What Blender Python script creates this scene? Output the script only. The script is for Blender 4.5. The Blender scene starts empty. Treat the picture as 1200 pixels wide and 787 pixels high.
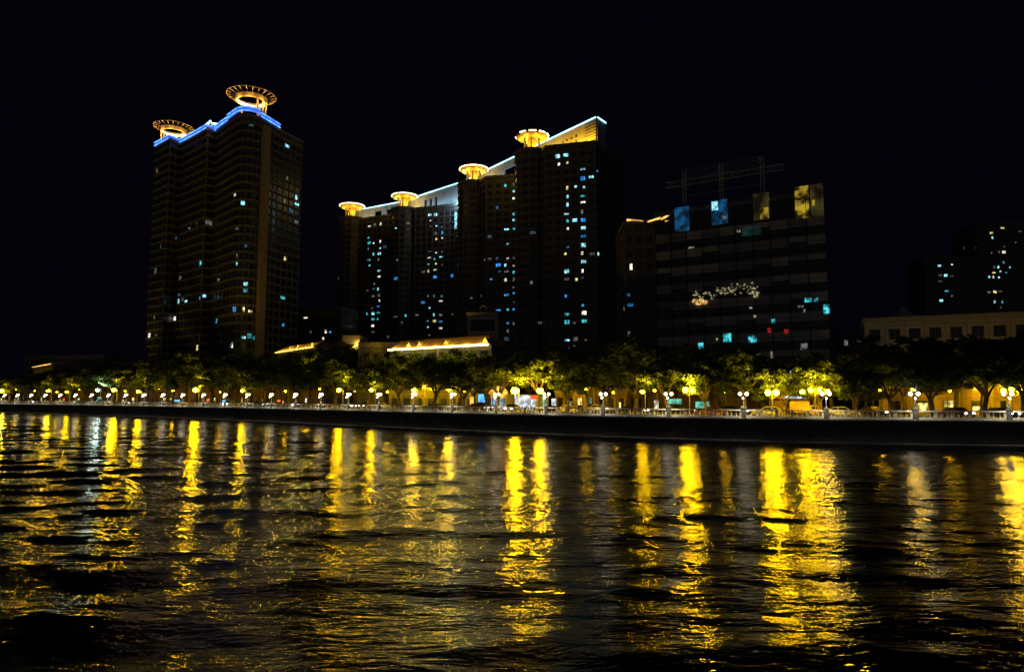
import bpy, math, random
import numpy as np
R = random.Random(7)
sc = bpy.context.scene
COL = sc.collection
F, HC = 800.0, 6.0
TH = math.atan(69.5 / 800); ct, st = math.cos(TH), math.sin(TH)
def G(px, py, z):                    # survey of the photograph: point where the sight line meets height z
    u = (px-600)/F; v = (393.5-py)/F
    t = (z-HC)/(st+v*ct)
    return (u*t, (ct-v*st)*t)
def Zat(py, Y):
    v = (393.5-py)/F
    return HC + Y*(st+v*ct)/(ct-v*st)
def proj(x, y, z):
    z -= HC; d = y*ct+z*st
    if d <= 0: return (-9e3, -9e3)
    return (600+F*x/d, 393.5-F*(-y*st+z*ct)/d)

# ---------------------------------------------------------------- materials
def nodes(name):
    m = bpy.data.materials.new(name); m.use_nodes = True
    nt = m.node_tree; b = nt.nodes['Principled BSDF']
    return m, nt, b
def mat(name, col, rough=.7, metal=0, var=.25, scale=1.5, bump=0, spec=.5):
    m, nt, b = nodes(name)
    b.inputs['Roughness'].default_value = rough; b.inputs['Metallic'].default_value = metal
    b.inputs['Specular IOR Level'].default_value = spec
    tc = nt.nodes.new('ShaderNodeTexCoord'); n = nt.nodes.new('ShaderNodeTexNoise')
    n.inputs['Scale'].default_value = scale; n.inputs['Detail'].default_value = 6
    nt.links.new(tc.outputs['Object'], n.inputs['Vector'])
    r = nt.nodes.new('ShaderNodeValToRGB')
    r.color_ramp.elements[0].position = .3; r.color_ramp.elements[1].position = .7
    r.color_ramp.elements[0].color = (*[c*(1-var) for c in col], 1)
    r.color_ramp.elements[1].color = (*[min(1, c*(1+var)) for c in col], 1)
    nt.links.new(n.outputs['Fac'], r.inputs['Fac']); nt.links.new(r.outputs['Color'], b.inputs['Base Color'])
    if bump:
        bp = nt.nodes.new('ShaderNodeBump'); bp.inputs['Strength'].default_value = bump; bp.inputs['Distance'].default_value = .03
        nt.links.new(n.outputs['Fac'], bp.inputs['Height']); nt.links.new(bp.outputs['Normal'], b.inputs['Normal'])
    return m
def emis(name, col, s, var=0, scale=1.0, base=(.1, .1, .1)):
    m, nt, b = nodes(name)
    b.inputs['Base Color'].default_value = (*base, 1)
    b.inputs['Emission Color'].default_value = (*col, 1); b.inputs['Emission Strength'].default_value = s
    if var:                          # uneven room light behind curtains and blinds
        tc = nt.nodes.new('ShaderNodeTexCoord'); n = nt.nodes.new('ShaderNodeTexNoise')
        n.inputs['Scale'].default_value = scale; n.inputs['Detail'].default_value = 3
        nt.links.new(tc.outputs['Object'], n.inputs['Vector'])
        mr = nt.nodes.new('ShaderNodeMapRange')
        mr.inputs['From Min'].default_value = .42 if var > .55 else .38; mr.inputs['From Max'].default_value = .62
        mr.inputs['To Min'].default_value = s*(1-var); mr.inputs['To Max'].default_value = s*(1+var)
        nt.links.new(n.outputs['Fac'], mr.inputs['Value']); nt.links.new(mr.outputs['Result'], b.inputs['Emission Strength'])
    return m
SOD = (1, .56, .003)
M = dict(
 tower=mat('tower_tile', (.10, .10, .105), .8), towertrim=mat('tower_ledge', (.145, .145, .155), .8),
 tan=mat('tan_tile_pier', (.34, .25, .14), .8),
 slab=mat('complex_wall', (.11, .10, .10), .8), slabtrim=mat('complex_ledge', (.17, .15, .145), .8),
 screen=mat('roof_screen_plaster', (.28, .29, .30), .8, var=.12, scale=.3),
 glass=mat('dark_window_glass', (.012, .014, .018), .3, var=.1), frame=mat('window_frame', (.16, .16, .17), .5),
 spandrel=mat('spandrel_panel', (.36, .35, .34), .35, var=.2, scale=.25),
 spandrel2=mat('spandrel_panel_dark', (.20, .20, .21), .3, var=.2, scale=.25),
 curtain=mat('curtain_glass', (.02, .022, .028), .08, var=.3, scale=.2),
 steel=mat('painted_steel', (.13, .13, .14), .5, .3), greysteel=mat('grey_steel', (.48, .48, .52), .5, .2),
 gold=mat('golden_metal', (.75, .52, .20), .45, .2),
 white=mat('white_paint', (.78, .77, .72), .6, var=.06), stone=mat('quay_stone', (.10, .10, .105), .85, var=.35, scale=.8, bump=.6),
 pave=mat('paving', (.22, .21, .20), .8), asphalt=mat('asphalt', (.05, .05, .05), .85), kerb=mat('kerb_stone', (.35, .34, .32), .8),
 line=mat('road_paint', (.75, .75, .72), .7), land=mat('land', (.06, .055, .05), .9),
 bark=mat('bark', (.09, .07, .05), .9, var=.4, scale=4, bump=.8),
 iron=mat('black_iron', (.02, .02, .022), .45, .5), tyre=mat('tyre', (.02, .02, .02), .8), rim=mat('rim', (.5, .5, .52), .3, .8),
 ochre=mat('ochre_render', (.42, .28, .10), .85, var=.18, scale=.6), cream=mat('cream_render', (.60, .52, .38), .85, var=.15, scale=.5),
 brown=mat('brown_render', (.13, .085, .05), .85, var=.2, scale=.6), grey=mat('grey_render', (.25, .24, .23), .85, var=.2, scale=.5),
 trim=mat('cream_trim', (.46, .39, .25), .8, var=.1), tile=mat('roof_tile', (.36, .20, .08), .7, var=.3, scale=2),
 door=mat('dark_wood', (.07, .045, .03), .6), red=mat('red_paint', (.5, .03, .02), .5), truckyellow=mat('truck_yellow', (.75, .52, .03), .35, var=.05),
 w_teal=emis('window_teal', (.07, .62, .70), .75, .8, 1.1), w_cyan=emis('window_cyan', (.30, .80, .95), 1.2, .7, 1.0),
 w_blue=emis('window_blue', (.03, .30, .80), .8, .7, 1.0), w_white=emis('window_white', (1, .92, .75), 1.1, .8, 1.2),
 w_yel=emis('window_yellow', (.95, .80, .25), .9, .8, 1.2), w_dim=emis('window_dim', (.35, .38, .36), .25, .8, 1.2),
 w_faint=emis('window_faint', (.08, .18, .26), .35, .8, 1.2), w_faint2=emis('window_faint_amber', (.5, .32, .1), .22, .8, 1.2),
 w_soft=emis('window_soft', (.8, .7, .45), .35, .8, 1.2), w_softred=emis('window_soft_red', (1, .03, .04), .28, .6, 1.5),
 w_red=emis('window_red', (1, .02, .05), .7, .5, 1.2),
 sod=emis('sodium_lamp', SOD, 270), sodlow=emis('sodium_lamp_weak', SOD, 120), globe=emis('white_globe', (1, .84, .52), 14), globelow=emis('white_globe_small', (1, .88, .65), 22),
 coolamp=emis('cool_lamp', (.75, 1, .85), 90),
 neonblue=emis('blue_wall_glow', (.03, .13, 1), 1.0, .35, .35), neonblue2=emis('blue_neon_tube', (.10, .32, 1), 1.9, .5, .4),  # neonblue: tube light on the crown wall, as the band's own emission
 neoncyan=emis('cyan_neon', (.30, .80, 1), 4.0, .25, .3), neonwhite=emis('white_neon', (.62, .95, 1), 2.2, .4, .6),
 neonwarm=emis('warm_neon', (1, .72, .28), 3.5, .3, .5), neonyel=emis('yellow_neon', (1, .82, .22), 7, .3, .4), neonor=emis('orange_glow', (1, .55, .12), 1.2, .5, .5),
 boxblue=emis('blue_room', (.01, .17, .42), .24, .8, .45), boxyel=emis('yellow_room', (.9, .62, .04), .26, .95, .45), boxdim=emis('dim_yellow_room', (.26, .20, .05), .09, .85, .3),
 head=emis('headlight', (.95, .95, 1), 25), tail=emis('tail_light', (1, .03, .01), 8), cab=emis('truck_side_lamp', (1, .5, .1), 5),
 scrblue=emis('blue_screen', (.08, .40, .95), 1.6, .5, .8), shopwhite=emis('shop_white', (.75, .90, 1), .85, .6, 1.0), shopred=emis('shop_red', (1, .06, .02), 1.8, .3, 1.5),
 shopor=emis('shop_orange', (1, .45, .03), 1.4, .6, .8), shopgreen=emis('shop_green', (.1, .6, .45), .8, .6, 1.0), shopint=emis('shop_inside', (1, .62, .2), .8, .8, .7),
)
def leafmat(name, col):
    m, nt, b = nodes(name)
    geo = nt.nodes.new('ShaderNodeTexCoord'); n = nt.nodes.new('ShaderNodeTexNoise'); n.inputs['Scale'].default_value = .9
    nt.links.new(geo.outputs['Object'], n.inputs['Vector'])
    r = nt.nodes.new('ShaderNodeValToRGB'); r.color_ramp.elements[0].position = .35; r.color_ramp.elements[1].position = .65
    r.color_ramp.elements[0].color = (*[c*.6 for c in col], 1); r.color_ramp.elements[1].color = (*[c*1.4 for c in col], 1)
    nt.links.new(n.outputs['Fac'], r.inputs['Fac']); nt.links.new(r.outputs['Color'], b.inputs['Base Color'])
    b.inputs['Roughness'].default_value = .6; b.inputs['Specular IOR Level'].default_value = .25
    tr = nt.nodes.new('ShaderNodeBsdfTranslucent'); nt.links.new(r.outputs['Color'], tr.inputs['Color'])
    mx = nt.nodes.new('ShaderNodeMixShader'); mx.inputs['Fac'].default_value = .35
    out = nt.nodes['Material Output']
    nt.links.new(b.outputs[0], mx.inputs[1]); nt.links.new(tr.outputs[0], mx.inputs[2]); nt.links.new(mx.outputs[0], out.inputs['Surface'])
    return m
M['leaf'] = leafmat('leaf', (.10, .14, .035)); M['leaf2'] = leafmat('leaf_dark', (.07, .105, .03))

# ---------------------------------------------------------------- mesh builder
class MB:
    def __init__(s, base=(0, 0, 0)): s.v = []; s.f = []; s.mi = []; s.ms = []; s.b = base; s.cur = 0
    def m(s, mt):
        if mt not in s.ms: s.ms.append(mt)
        s.cur = s.ms.index(mt); return s
    def face(s, pts):
        i = len(s.v); s.v += [tuple(p) for p in pts]; s.f.append(tuple(range(i, i+len(pts)))); s.mi.append(s.cur)
    def raw(s, vs, fs):
        i = len(s.v); s.v += [tuple(p) for p in vs]
        for f in fs: s.f.append(tuple(i+k for k in f)); s.mi.append(s.cur)
    def box(s, c, sx, sy, sz, ang=0):          # centre of base
        x, y, z = c; ca, sa = math.cos(ang), math.sin(ang)
        vs = []
        for dz in (0, sz):
            for dx, dy in ((-1, -1), (1, -1), (1, 1), (-1, 1)):
                a, b = dx*sx/2, dy*sy/2
                vs.append((x+a*ca-b*sa, y+a*sa+b*ca, z+dz))
        s.raw(vs, [(0, 3, 2, 1), (4, 5, 6, 7), (0, 1, 5, 4), (1, 2, 6, 5), (2, 3, 7, 6), (3, 0, 4, 7)])
    def prism(s, poly, z0, z1, cap=True):
        n = len(poly); vs = [(x, y, z0) for x, y in poly]+[(x, y, z1) for x, y in poly]
        fs = [(i, (i+1) % n, n+(i+1) % n, n+i) for i in range(n)]
        if cap: fs += [tuple(range(n-1, -1, -1)), tuple(range(n, 2*n))]
        s.raw(vs, fs)
    def ring(s, pin, pout, z0, z1, closed=True):
        n = len(pin)
        vs = [(x, y, z0) for x, y in pin]+[(x, y, z0) for x, y in pout]+[(x, y, z1) for x, y in pin]+[(x, y, z1) for x, y in pout]
        fs = []
        for i in range(n if closed else n-1):
            j = (i+1) % n
            fs += [(n+i, n+j, 3*n+j, 3*n+i), (2*n+i, 3*n+i, 3*n+j, 2*n+j), (i, j, n+j, n+i), (i, 2*n+i, 2*n+j, j)]
        if not closed: fs += [(0, n, 3*n, 2*n), (n-1, 3*n-1, 4*n-1, 2*n-1)]
        s.raw(vs, fs)
    def tube(s, pts, rad, n=6, closed=False):
        rads = rad if isinstance(rad, (list, tuple)) else [rad]*len(pts)
        P = [np.array(p, float) for p in pts]; vs = []
        for i, p in enumerate(P):
            a = P[i-1] if (i > 0 or closed) else p; b = P[(i+1) % len(P)] if (i < len(P)-1 or closed) else p
            t = b-a; t = t/(np.linalg.norm(t)+1e-9)
            up = np.array((0, 0, 1.)) if abs(t[2]) < .9 else np.array((1., 0, 0))
            e1 = np.cross(t, up); e1 /= np.linalg.norm(e1); e2 = np.cross(t, e1)
            for k in range(n):
                q = 2*math.pi*k/n; vs.append(p+rads[i]*(math.cos(q)*e1+math.sin(q)*e2))
        fs = []
        L = len(P)
        for i in range(L if closed else L-1):
            for k in range(n):
                a = i*n+k; b = i*n+(k+1) % n; c = ((i+1) % L)*n+(k+1) % n; d = ((i+1) % L)*n+k
                fs.append((a, b, c, d))
        if not closed: fs += [tuple(range(n-1, -1, -1)), tuple((L-1)*n+k for k in range(n))]
        s.raw(vs, fs)
    def lathe(s, c, prof, n=16):               # prof: (r,z)
        x, y, z = c; vs = []
        for r, h in prof:
            for k in range(n):
                q = 2*math.pi*k/n; vs.append((x+r*math.cos(q), y+r*math.sin(q), z+h))
        fs = [(i*n+k, i*n+(k+1) % n, (i+1)*n+(k+1) % n, (i+1)*n+k) for i in range(len(prof)-1) for k in range(n)]
        fs += [tuple(range(n-1, -1, -1)), tuple((len(prof)-1)*n+k for k in range(n))]
        s.raw(vs, fs)
    def sphere(s, c, r, n=10, sz=1):
        prof = [(max(.001, r*math.sin(math.pi*k/5)), -r*sz*math.cos(math.pi*k/5)) for k in range(6)]
        s.lathe(c, prof, n)
    def build(s, name, mt=None, parent=None, kind=None, label=None, smooth=False, loc=None):
        if mt is not None and not s.ms: s.ms = [mt]
        me = bpy.data.meshes.new(name)
        b = s.b if loc is None else loc
        vs = [(x-b[0], y-b[1], z-b[2]) for x, y, z in s.v]
        me.from_pydata(vs, [], s.f)
        for m_ in s.ms: me.materials.append(m_)
        if len(s.ms) > 1: me.polygons.foreach_set('material_index', s.mi)
        if smooth: me.polygons.foreach_set('use_smooth', [True]*len(me.polygons))
        me.update()
        o = bpy.data.objects.new(name, me); COL.objects.link(o)
        if parent is not None: o.parent = parent
        else: o.location = b
        if kind: o['kind'] = kind
        if label: o['label'] = label
        return o
def tag(o, label, cat, group=None):
    o['label'] = label; o['category'] = cat
    if group: o['group'] = group
    return o
def thing(name, label, cat, loc, group=None, rz=0):
    o = bpy.data.objects.new(name, None); COL.objects.link(o); o.location = loc; o.rotation_euler = (0, 0, rz)
    o.empty_display_size = .5
    return tag(o, label, cat, group)
def copy_tree(o, parent=None):
    c = o.copy(); COL.objects.link(c)
    c.parent = parent
    for ch in list(o.children): copy_tree(ch, c)
    return c
ONES = 'zero first second third fourth fifth sixth seventh eighth ninth tenth eleventh twelfth thirteenth fourteenth fifteenth sixteenth seventeenth eighteenth nineteenth'.split()
def ordw(n):
    if n < 20: return ONES[n]
    t = {2: ('twenty', 'twentieth'), 3: ('thirty', 'thirtieth'), 4: ('forty', 'fortieth'), 5: ('fifty', 'fiftieth'), 6: ('sixty', 'sixtieth'), 7: ('seventy', 'seventieth'), 8: ('eighty', 'eightieth'), 9: ('ninety', 'ninetieth')}[n//10]
    return t[1] if n % 10 == 0 else t[0]+'-'+ONES[n % 10]
def pointlight(name, loc, col, power, parent=None, rad=.15, spot=None, aim=None):
    L = bpy.data.lights.new(name, 'SPOT' if spot else 'POINT'); L.energy = power; L.color = col; L.shadow_soft_size = rad
    if spot: L.spot_size = math.radians(spot); L.spot_blend = .6
    o = bpy.data.objects.new(name, L); COL.objects.link(o)
    o.location = loc
    if aim is not None:
        from mathutils import Vector
        d = Vector(aim)-Vector(loc); o.rotation_euler = d.to_track_quat('-Z', 'Y').to_euler()
    if parent is not None:
        o.parent = parent; o.location = tuple(a-b for a, b in zip(loc, parent.location))
    return o
def ccw(poly):
    a = sum(poly[i][0]*poly[(i+1) % len(poly)][1]-poly[(i+1) % len(poly)][0]*poly[i][1] for i in range(len(poly)))
    return poly if a > 0 else poly[::-1]
def offs(poly, d):
    n = len(poly); out = []
    for i in range(n):
        p0 = np.array(poly[i-1]); p1 = np.array(poly[i]); p2 = np.array(poly[(i+1) % n])
        a = p1-p0; b = p2-p1; a = a/np.linalg.norm(a); b = b/np.linalg.norm(b)
        na = np.array((a[1], -a[0])); nb = np.array((b[1], -b[0]))
        m = na+nb; k = 1+na.dot(nb)
        if k < .3: k = .3
        out.append(tuple(p1+m*d/k))
    return out
def circle(cx, cy, r, n=24): return [(cx+r*math.cos(2*math.pi*k/n), cy+r*math.sin(2*math.pi*k/n)) for k in range(n)]

# ---------------------------------------------------------------- facade with floors, piers and windows
def facade(mb, wins, poly, z0, z1, fh, bay, wall, trim, led=.35, ledh=.45, pier=.28, wfrac=.56, hfrac=.46, roof=True, first=0):
    poly = ccw(poly); n = len(poly)
    mb.m(wall).prism(poly, z0, z1)
    o1 = offs(poly, led)
    nf = int((z1-z0)/fh)
    mb.m(trim)
    for k in range(1, nf+1): mb.ring(poly, o1, z0+k*fh-ledh/2, z0+k*fh+ledh/2)
    if roof: mb.ring(offs(poly, -.3), offs(poly, led+.1), z1-.1, z1+1.0)
    for i in range(n):
        p = np.array(poly[i], float); q = np.array(poly[(i+1) % n], float); e = q-p; L = np.linalg.norm(e)
        if L < 1.2: continue
        e /= L; nr = np.array((e[1], -e[0])); mid = (p+q)/2
        if nr.dot(-mid)/np.linalg.norm(mid) < -.35: continue
        nb = max(1, round(L/bay)); w = L/nb; ang = math.atan2(e[1], e[0])
        for k in range(nb+1):
            if pier and L > bay*.8:
                c = p+e*(k*w)+nr*(pier/2)
                mb.m(trim).box((c[0], c[1], z0), .35, pier, z1-z0-.2, ang)
        for k in range(nb):
            c = p+e*((k+.5)*w)
            for j in range(first, nf):
                zc = z0+j*fh+ledh/2+(fh-ledh)/2
                wins.append((c[0], c[1], zc, nr[0], nr[1], w*wfrac, fh*hfrac))
RW = random.Random(11)
def winmesh(mb, W, paneM, frameM, base, lit=False):
    x, y, z, nx, ny, w, h = W
    ang = math.atan2(nx, -ny); ex, ey = math.cos(ang), math.sin(ang)
    mb.m(frameM).box((x+nx*.04, y+ny*.04, z-h/2-.06), w+.12, .10, h+.12, ang)
    mode = RW.choice((0, 0, 1, 2)) if lit else 0
    fr = RW.choice((1, .8, .6, .45)) if lit else 1
    up = RW.random() < .5
    for s_ in (-1, 1):
        cx, cy = x+nx*.07+ex*s_*w/4, y+ny*.07+ey*s_*w/4
        dark = (mode == 1 and s_ < 0) or (mode == 2 and s_ > 0)
        f = 1 if dark else fr
        if f < 1: mb.m(M['glass']).box((cx, cy, z-h/2+(h*f if not up else 0)), w/2-.06, .10, h*(1-f)-.02, ang)
        mb.m(M['glass'] if dark else paneM).box((cx, cy, z-h/2+(h*(1-f) if up else 0)), w/2-.06, .10, h*f, ang)
def place_windows(root, wins, lit, maxn=100, tol=5.5, frame='frame'):
    """lit: list of (px,py,material) read off the photograph; each snaps to a real window of the facade"""
    pr = [proj(w[0], w[1], w[2]) for w in wins]; used = {}
    for px, py, mt in lit:
        best, bd = None, tol**2
        for i, (a, b) in enumerate(pr):
            if i in used: continue
            d = (a-px)**2+(b-py)**2
            if d < bd:
                w = wins[i]
                if -(w[3]*w[0]+w[4]*w[1]) > 0: best, bd = i, d
        if best is not None: used[best] = mt
    if len(lit) > 12:                # a few more rooms with only a faint lamp on
        for i in range(len(wins)):
            w = wins[i]
            if i not in used and pr[i][1] < 405 and -(w[3]*w[0]+w[4]*w[1]) > 0 and RW.random() < .022: used[i] = RW.choice(('w_dim', 'w_dim', 'w_faint', 'w_faint', 'w_faint2'))
    vis = [i for i in range(len(wins)) if i not in used and -(wins[i][3]*wins[i][0]+wins[i][4]*wins[i][1]) > 0]
    def size(i):
        w = wins[i]; d = math.hypot(w[0], w[1]); return -(w[3]*w[0]+w[4]*w[1])/d*w[5]*w[6]/d**2*(0 if pr[i][1] > 425 or not -20 < pr[i][0] < 1220 else 1)
    vis.sort(key=size, reverse=True)
    base = tuple(root.location)
    for i, mt in used.items():
        mb = MB(base); winmesh(mb, wins[i], M[mt], M[frame], base, True)
        mb.build('window', parent=root, label='window lit '+{'w_teal': 'teal', 'w_cyan': 'pale cyan', 'w_blue': 'blue', 'w_white': 'warm white', 'w_yel': 'yellow', 'w_dim': 'dimly', 'w_faint': 'faintly blue', 'w_faint2': 'faintly amber', 'w_red': 'red'}[mt])
    k = max(0, maxn-len(used))
    for i in vis[:k]:
        mb = MB(base); winmesh(mb, wins[i], M['glass'], M[frame], base); mb.build('window', parent=root)
    ks = set(vis[:k]); rest = [i for i in range(len(wins)) if i not in used and i not in ks]
    if rest:
        mb = MB(base)
        for i in rest: winmesh(mb, wins[i], M['glass'], M[frame], base)
        mb.build('window', parent=root, kind='stuff')

# ---------------------------------------------------------------- the quay line
QP = [(420, 20), (240, 48), (140, 66), (100, 72.5), (75, 77.5), (60.2, 81.1), (47.1, 84.6), (33.2, 89.3), (18.1, 97.2), (0, 110.4), (-25.5, 131.5), (-61.2, 162.5), (-110.6, 197.9), (-180.7, 243), (-260, 292), (-420, 382), (-800, 570), (-1500, 900)]
def catmull(P, m=12):
    out = []
    for i in range(len(P)-1):
        p0 = P[max(0, i-1)]; p1 = P[i]; p2 = P[i+1]; p3 = P[min(len(P)-1, i+2)]
        for k in range(m):
            t = k/m; out.append(tuple(.5*((2*p1[a])+(-p0[a]+p2[a])*t+(2*p0[a]-5*p1[a]+4*p2[a]-p3[a])*t*t+(-p0[a]+3*p1[a]-3*p2[a]+p3[a])*t**3) for a in (0, 1)))
    return out+[P[-1]]
QC = catmull(QP)
S = [0]
for a, b in zip(QC, QC[1:]): S.append(S[-1]+math.dist(a, b))
i0 = min(range(len(QC)), key=lambda i: math.dist(QC[i], (59.3, 81.3)))
SA = S[i0]; S = [s-SA for s in S]
def Q(s, off=0):
    i = max(0, min(len(S)-2, int(np.searchsorted(S, s))-1)); t = (s-S[i])/(S[i+1]-S[i])
    a, b = QC[i], QC[i+1]; x = a[0]+(b[0]-a[0])*t; y = a[1]+(b[1]-a[1])*t
    ex, ey = (b[0]-a[0]), (b[1]-a[1]); L = math.hypot(ex, ey); ex /= L; ey /= L
    return (x+ey*off, y-ex*off, math.atan2(ey, ex))     # inland normal (ey,-ex)
def Sof(px, off=0):          # arclength where the column px meets the offset quay line
    lo, hi = -60, 520
    for _ in range(50):
        mi = (lo+hi)/2; x, y, _a = Q(mi, off); 
        if 600+F*x/(y*ct) > px: lo = mi
        else: hi = mi
    return lo
LZ = 3.0

# ---------------------------------------------------------------- setting
def strip(name, o0, o1, z, mt, s0=-330, s1=900, step=4, thick=0, **kw):
    mb = MB(); n = int((s1-s0)/step)
    A = [Q(s0+k*step, o0)[:2] for k in range(n+1)]; B = [Q(s0+k*step, o1)[:2] for k in range(n+1)]
    if thick: mb.ring(A, B, z-thick, z, closed=False)
    else:
        for k in range(n): mb.face([(*A[k], z), (*A[k+1], z), (*B[k+1], z), (*B[k], z)])
    return mb.build(name, mt, kind=kw.get('kind', 'structure'))
mb = MB(); n = 300
for k in range(n):
    s0 = S[0]+(S[-1]-S[0])*k/n; s1 = S[0]+(S[-1]-S[0])*(k+1)/n
    a = Q(s0, .3); b = Q(s1, .3)
    fa = (-3000+6500*(1-k/n), 3500); fb = (-3000+6500*(1-(k+1)/n), 3500)
    mb.face([(a[0], a[1], LZ-.02), (b[0], b[1], LZ-.02), (fb[0], fb[1], LZ-.02), (fa[0], fa[1], LZ-.02)])
mb.build('ground', M['land'], kind='structure')
strip('promenade', .5, 7.4, LZ+.12, M['pave'], thick=.2)
strip('kerb', 7.4, 7.6, LZ+.14, M['kerb'], thick=.2)
strip('road', 7.6, 16.5, LZ+.004, M['asphalt'])
strip('kerb', 16.5, 16.7, LZ+.14, M['kerb'], thick=.2)
strip('pavement', 16.7, 22, LZ+.12, M['pave'], thick=.2)
mb = MB()
for k in range(100):
    s0 = -100+k*6; a0, a1, b0, b1 = Q(s0, 12.4), Q(s0+3, 12.4), Q(s0, 12.55), Q(s0+3, 12.55)
    z = LZ+.008; mb.face([(*a0[:2], z), (*a1[:2], z), (*b1[:2], z), (*b0[:2], z)])
mb.build('road_marking', M['line'], kind='structure')

# quay wall with its coping, foot ledge and fenders
qw = thing('quay_wall', 'long dark stone river wall with a pale coping along the far bank', 'wall', (0, 110.4, 0))
def qstrip(o0, o1, z0, z1, s0=-330, s1=900, step=4):
    mb = MB((0, 110.4, 0)); n = int((s1-s0)/step)
    A = [Q(s0+k*step, o0)[:2] for k in range(n+1)]; B = [Q(s0+k*step, o1)[:2] for k in range(n+1)]
    mb.ring(A, B, z0, z1, closed=False); return mb
qstrip(0, .6, -1.5, 2.84).build('wall', M['stone'], qw)
qstrip(-.18, .62, 2.84, 3.04).build('coping', M['white'], qw)
qstrip(-.5, 0, -1.5, .16).build('foot_ledge', M['kerb'], qw)

# water: one sheet of real waves, finer ripples in the surface
def axis(dense0, dense1, d, far0, far1, g):
    a = list(np.arange(dense0, dense1, d)); x = a[-1]; s = d
    while x < far1: s = min(s*g, 60); x += s; a.append(x)
    x = a[0]; s = d; b = []
    while x > far0: s = min(s*g, 60); x -= s; b.append(x)
    return np.array(b[::-1]+a)
wx = axis(-25, 25, .22, -2500, 900, 1.012); wy = axis(8, 30, .09, -400, 1500, 1.0085)
X, Y = np.meshgrid(wx, wy); Zw = np.zeros_like(X)
rs = np.random.RandomState(5)
dist = np.sqrt(X**2+Y**2)
for k in range(56):
    lam = 1.1*(13/1.1)**(k/55.0)
    th = rs.normal(1.50, .42 if lam > 3 else .6); kk = 2*math.pi/lam
    slope = .0030 if lam > 8 else (.0115 if lam > 2.5 else .0110)
    amp = slope/kk
    fade = np.clip(2.2-dist/(lam*80), 0, 1)
    Zw += amp*fade*np.sin(kk*(X*math.cos(th)+Y*math.sin(th))+rs.uniform(0, 6.28))
ny, nx = X.shape
me = bpy.data.meshes.new('river_water')
vs = np.stack([X, Y, Zw], -1).reshape(-1, 3).astype(np.float32)
idx = np.arange(nx*ny).reshape(ny, nx); q = np.stack([idx[:-1, :-1], idx[:-1, 1:], idx[1:, 1:], idx[1:, :-1]], -1).reshape(-1)
me.vertices.add(len(vs)); me.vertices.foreach_set('co', vs.ravel())
me.loops.add(len(q)); me.loops.foreach_set('vertex_index', q.astype(np.int32))
nf = len(q)//4; me.polygons.add(nf); me.polygons.foreach_set('loop_start', np.arange(0, nf*4, 4, dtype=np.int32)); me.polygons.foreach_set('loop_total', np.full(nf, 4, dtype=np.int32))
me.polygons.foreach_set('use_smooth', np.ones(nf, dtype=bool)); me.update(calc_edges=True); me.validate()
wm, nt, b = nodes('river_water')
b.inputs['Base Color'].default_value = (.002, .003, .009, 1); b.inputs['Roughness'].default_value = .055; b.inputs['IOR'].default_value = 1.333
tc = nt.nodes.new('ShaderNodeTexCoord'); prev = None
for sc_, dd, stx in ((.75, .070, .36), (2.2, .056, .38), (5.5, .024, .45), (13.0, .006, .7)):
    mp = nt.nodes.new('ShaderNodeMapping'); mp.inputs['Scale'].default_value = (stx, 1, 1); mp.inputs['Rotation'].default_value = (0, 0, .12)
    n = nt.nodes.new('ShaderNodeTexNoise'); n.inputs['Scale'].default_value = sc_; n.inputs['Detail'].default_value = 3; n.inputs['Distortion'].default_value = .4
    nt.links.new(tc.outputs['Object'], mp.inputs['Vector']); nt.links.new(mp.outputs[0], n.inputs['Vector'])
    bp = nt.nodes.new('ShaderNodeBump'); bp.inputs['Strength'].default_value = 1; bp.inputs['Distance'].default_value = dd
    nt.links.new(n.outputs['Fac'], bp.inputs['Height'])
    if prev: nt.links.new(prev.outputs['Normal'], bp.inputs['Normal'])
    prev = bp
nt.links.new(prev.outputs['Normal'], b.inputs['Normal'])
me.materials.append(wm)
o = bpy.data.objects.new('river_water', me); COL.objects.link(o); o['kind'] = 'structure'

# ---------------------------------------------------------------- promenade lamps and balustrade
SP = 10.0; NL0, NL1 = -2, 34
def lamp_proto():
    r = thing('promenade_lamp', '', 'street lamp', (0, 0, 0), 'twin-globe lamps on the river balustrade')
    mb = MB(); mb.lathe((0, 0, 0), [(.16, 0), (.16, .1), (.09, .2), (.055, .5), (.045, 1.5), (.07, 1.55), (.03, 1.62), (.03, 1.75)], 10)
    mb.build('post', M['iron'], r)
    mb = MB()
    for s_ in (-1, 1):
        mb.tube([(0, 0, 1.35), (s_*.2, 0, 1.3), (s_*.38, 0, 1.38), (s_*.42, 0, 1.52)], .025, 5)
        mb.lathe((s_*.42, 0, 1.5), [(.05, 0), (.09, .05), (.03, .07)], 8)
    mb.build('arm', M['iron'], r)
    for s_ in (-1, 1):
        mb = MB(); mb.sphere((s_*.42, 0, 1.77), .22, 9); mb.build('globe', M['globe'], r, smooth=True)
    mb = MB(); mb.tube([(0, 0, 1.3), (0, -.25, 1.36), (0, -.5, 1.28)], .02, 5); mb.sphere((0, -.5, 1.18), .10, 8); mb.build('globe', M['globelow'], r, smooth=True)
    dl = pointlight('balustrade_fill', (0, -.55, 1.02), (1, .88, .62), 480, None, .06, 165, (0, -.4, 0)); dl.parent = r  # spot added under the small globe to brighten the balustrade
    return r
lp = lamp_proto()
base = (0, 110.4, 0)
bal = thing('balustrade', 'white concrete balustrade with open bays running along the quay edge', 'balustrade', base)
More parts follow.
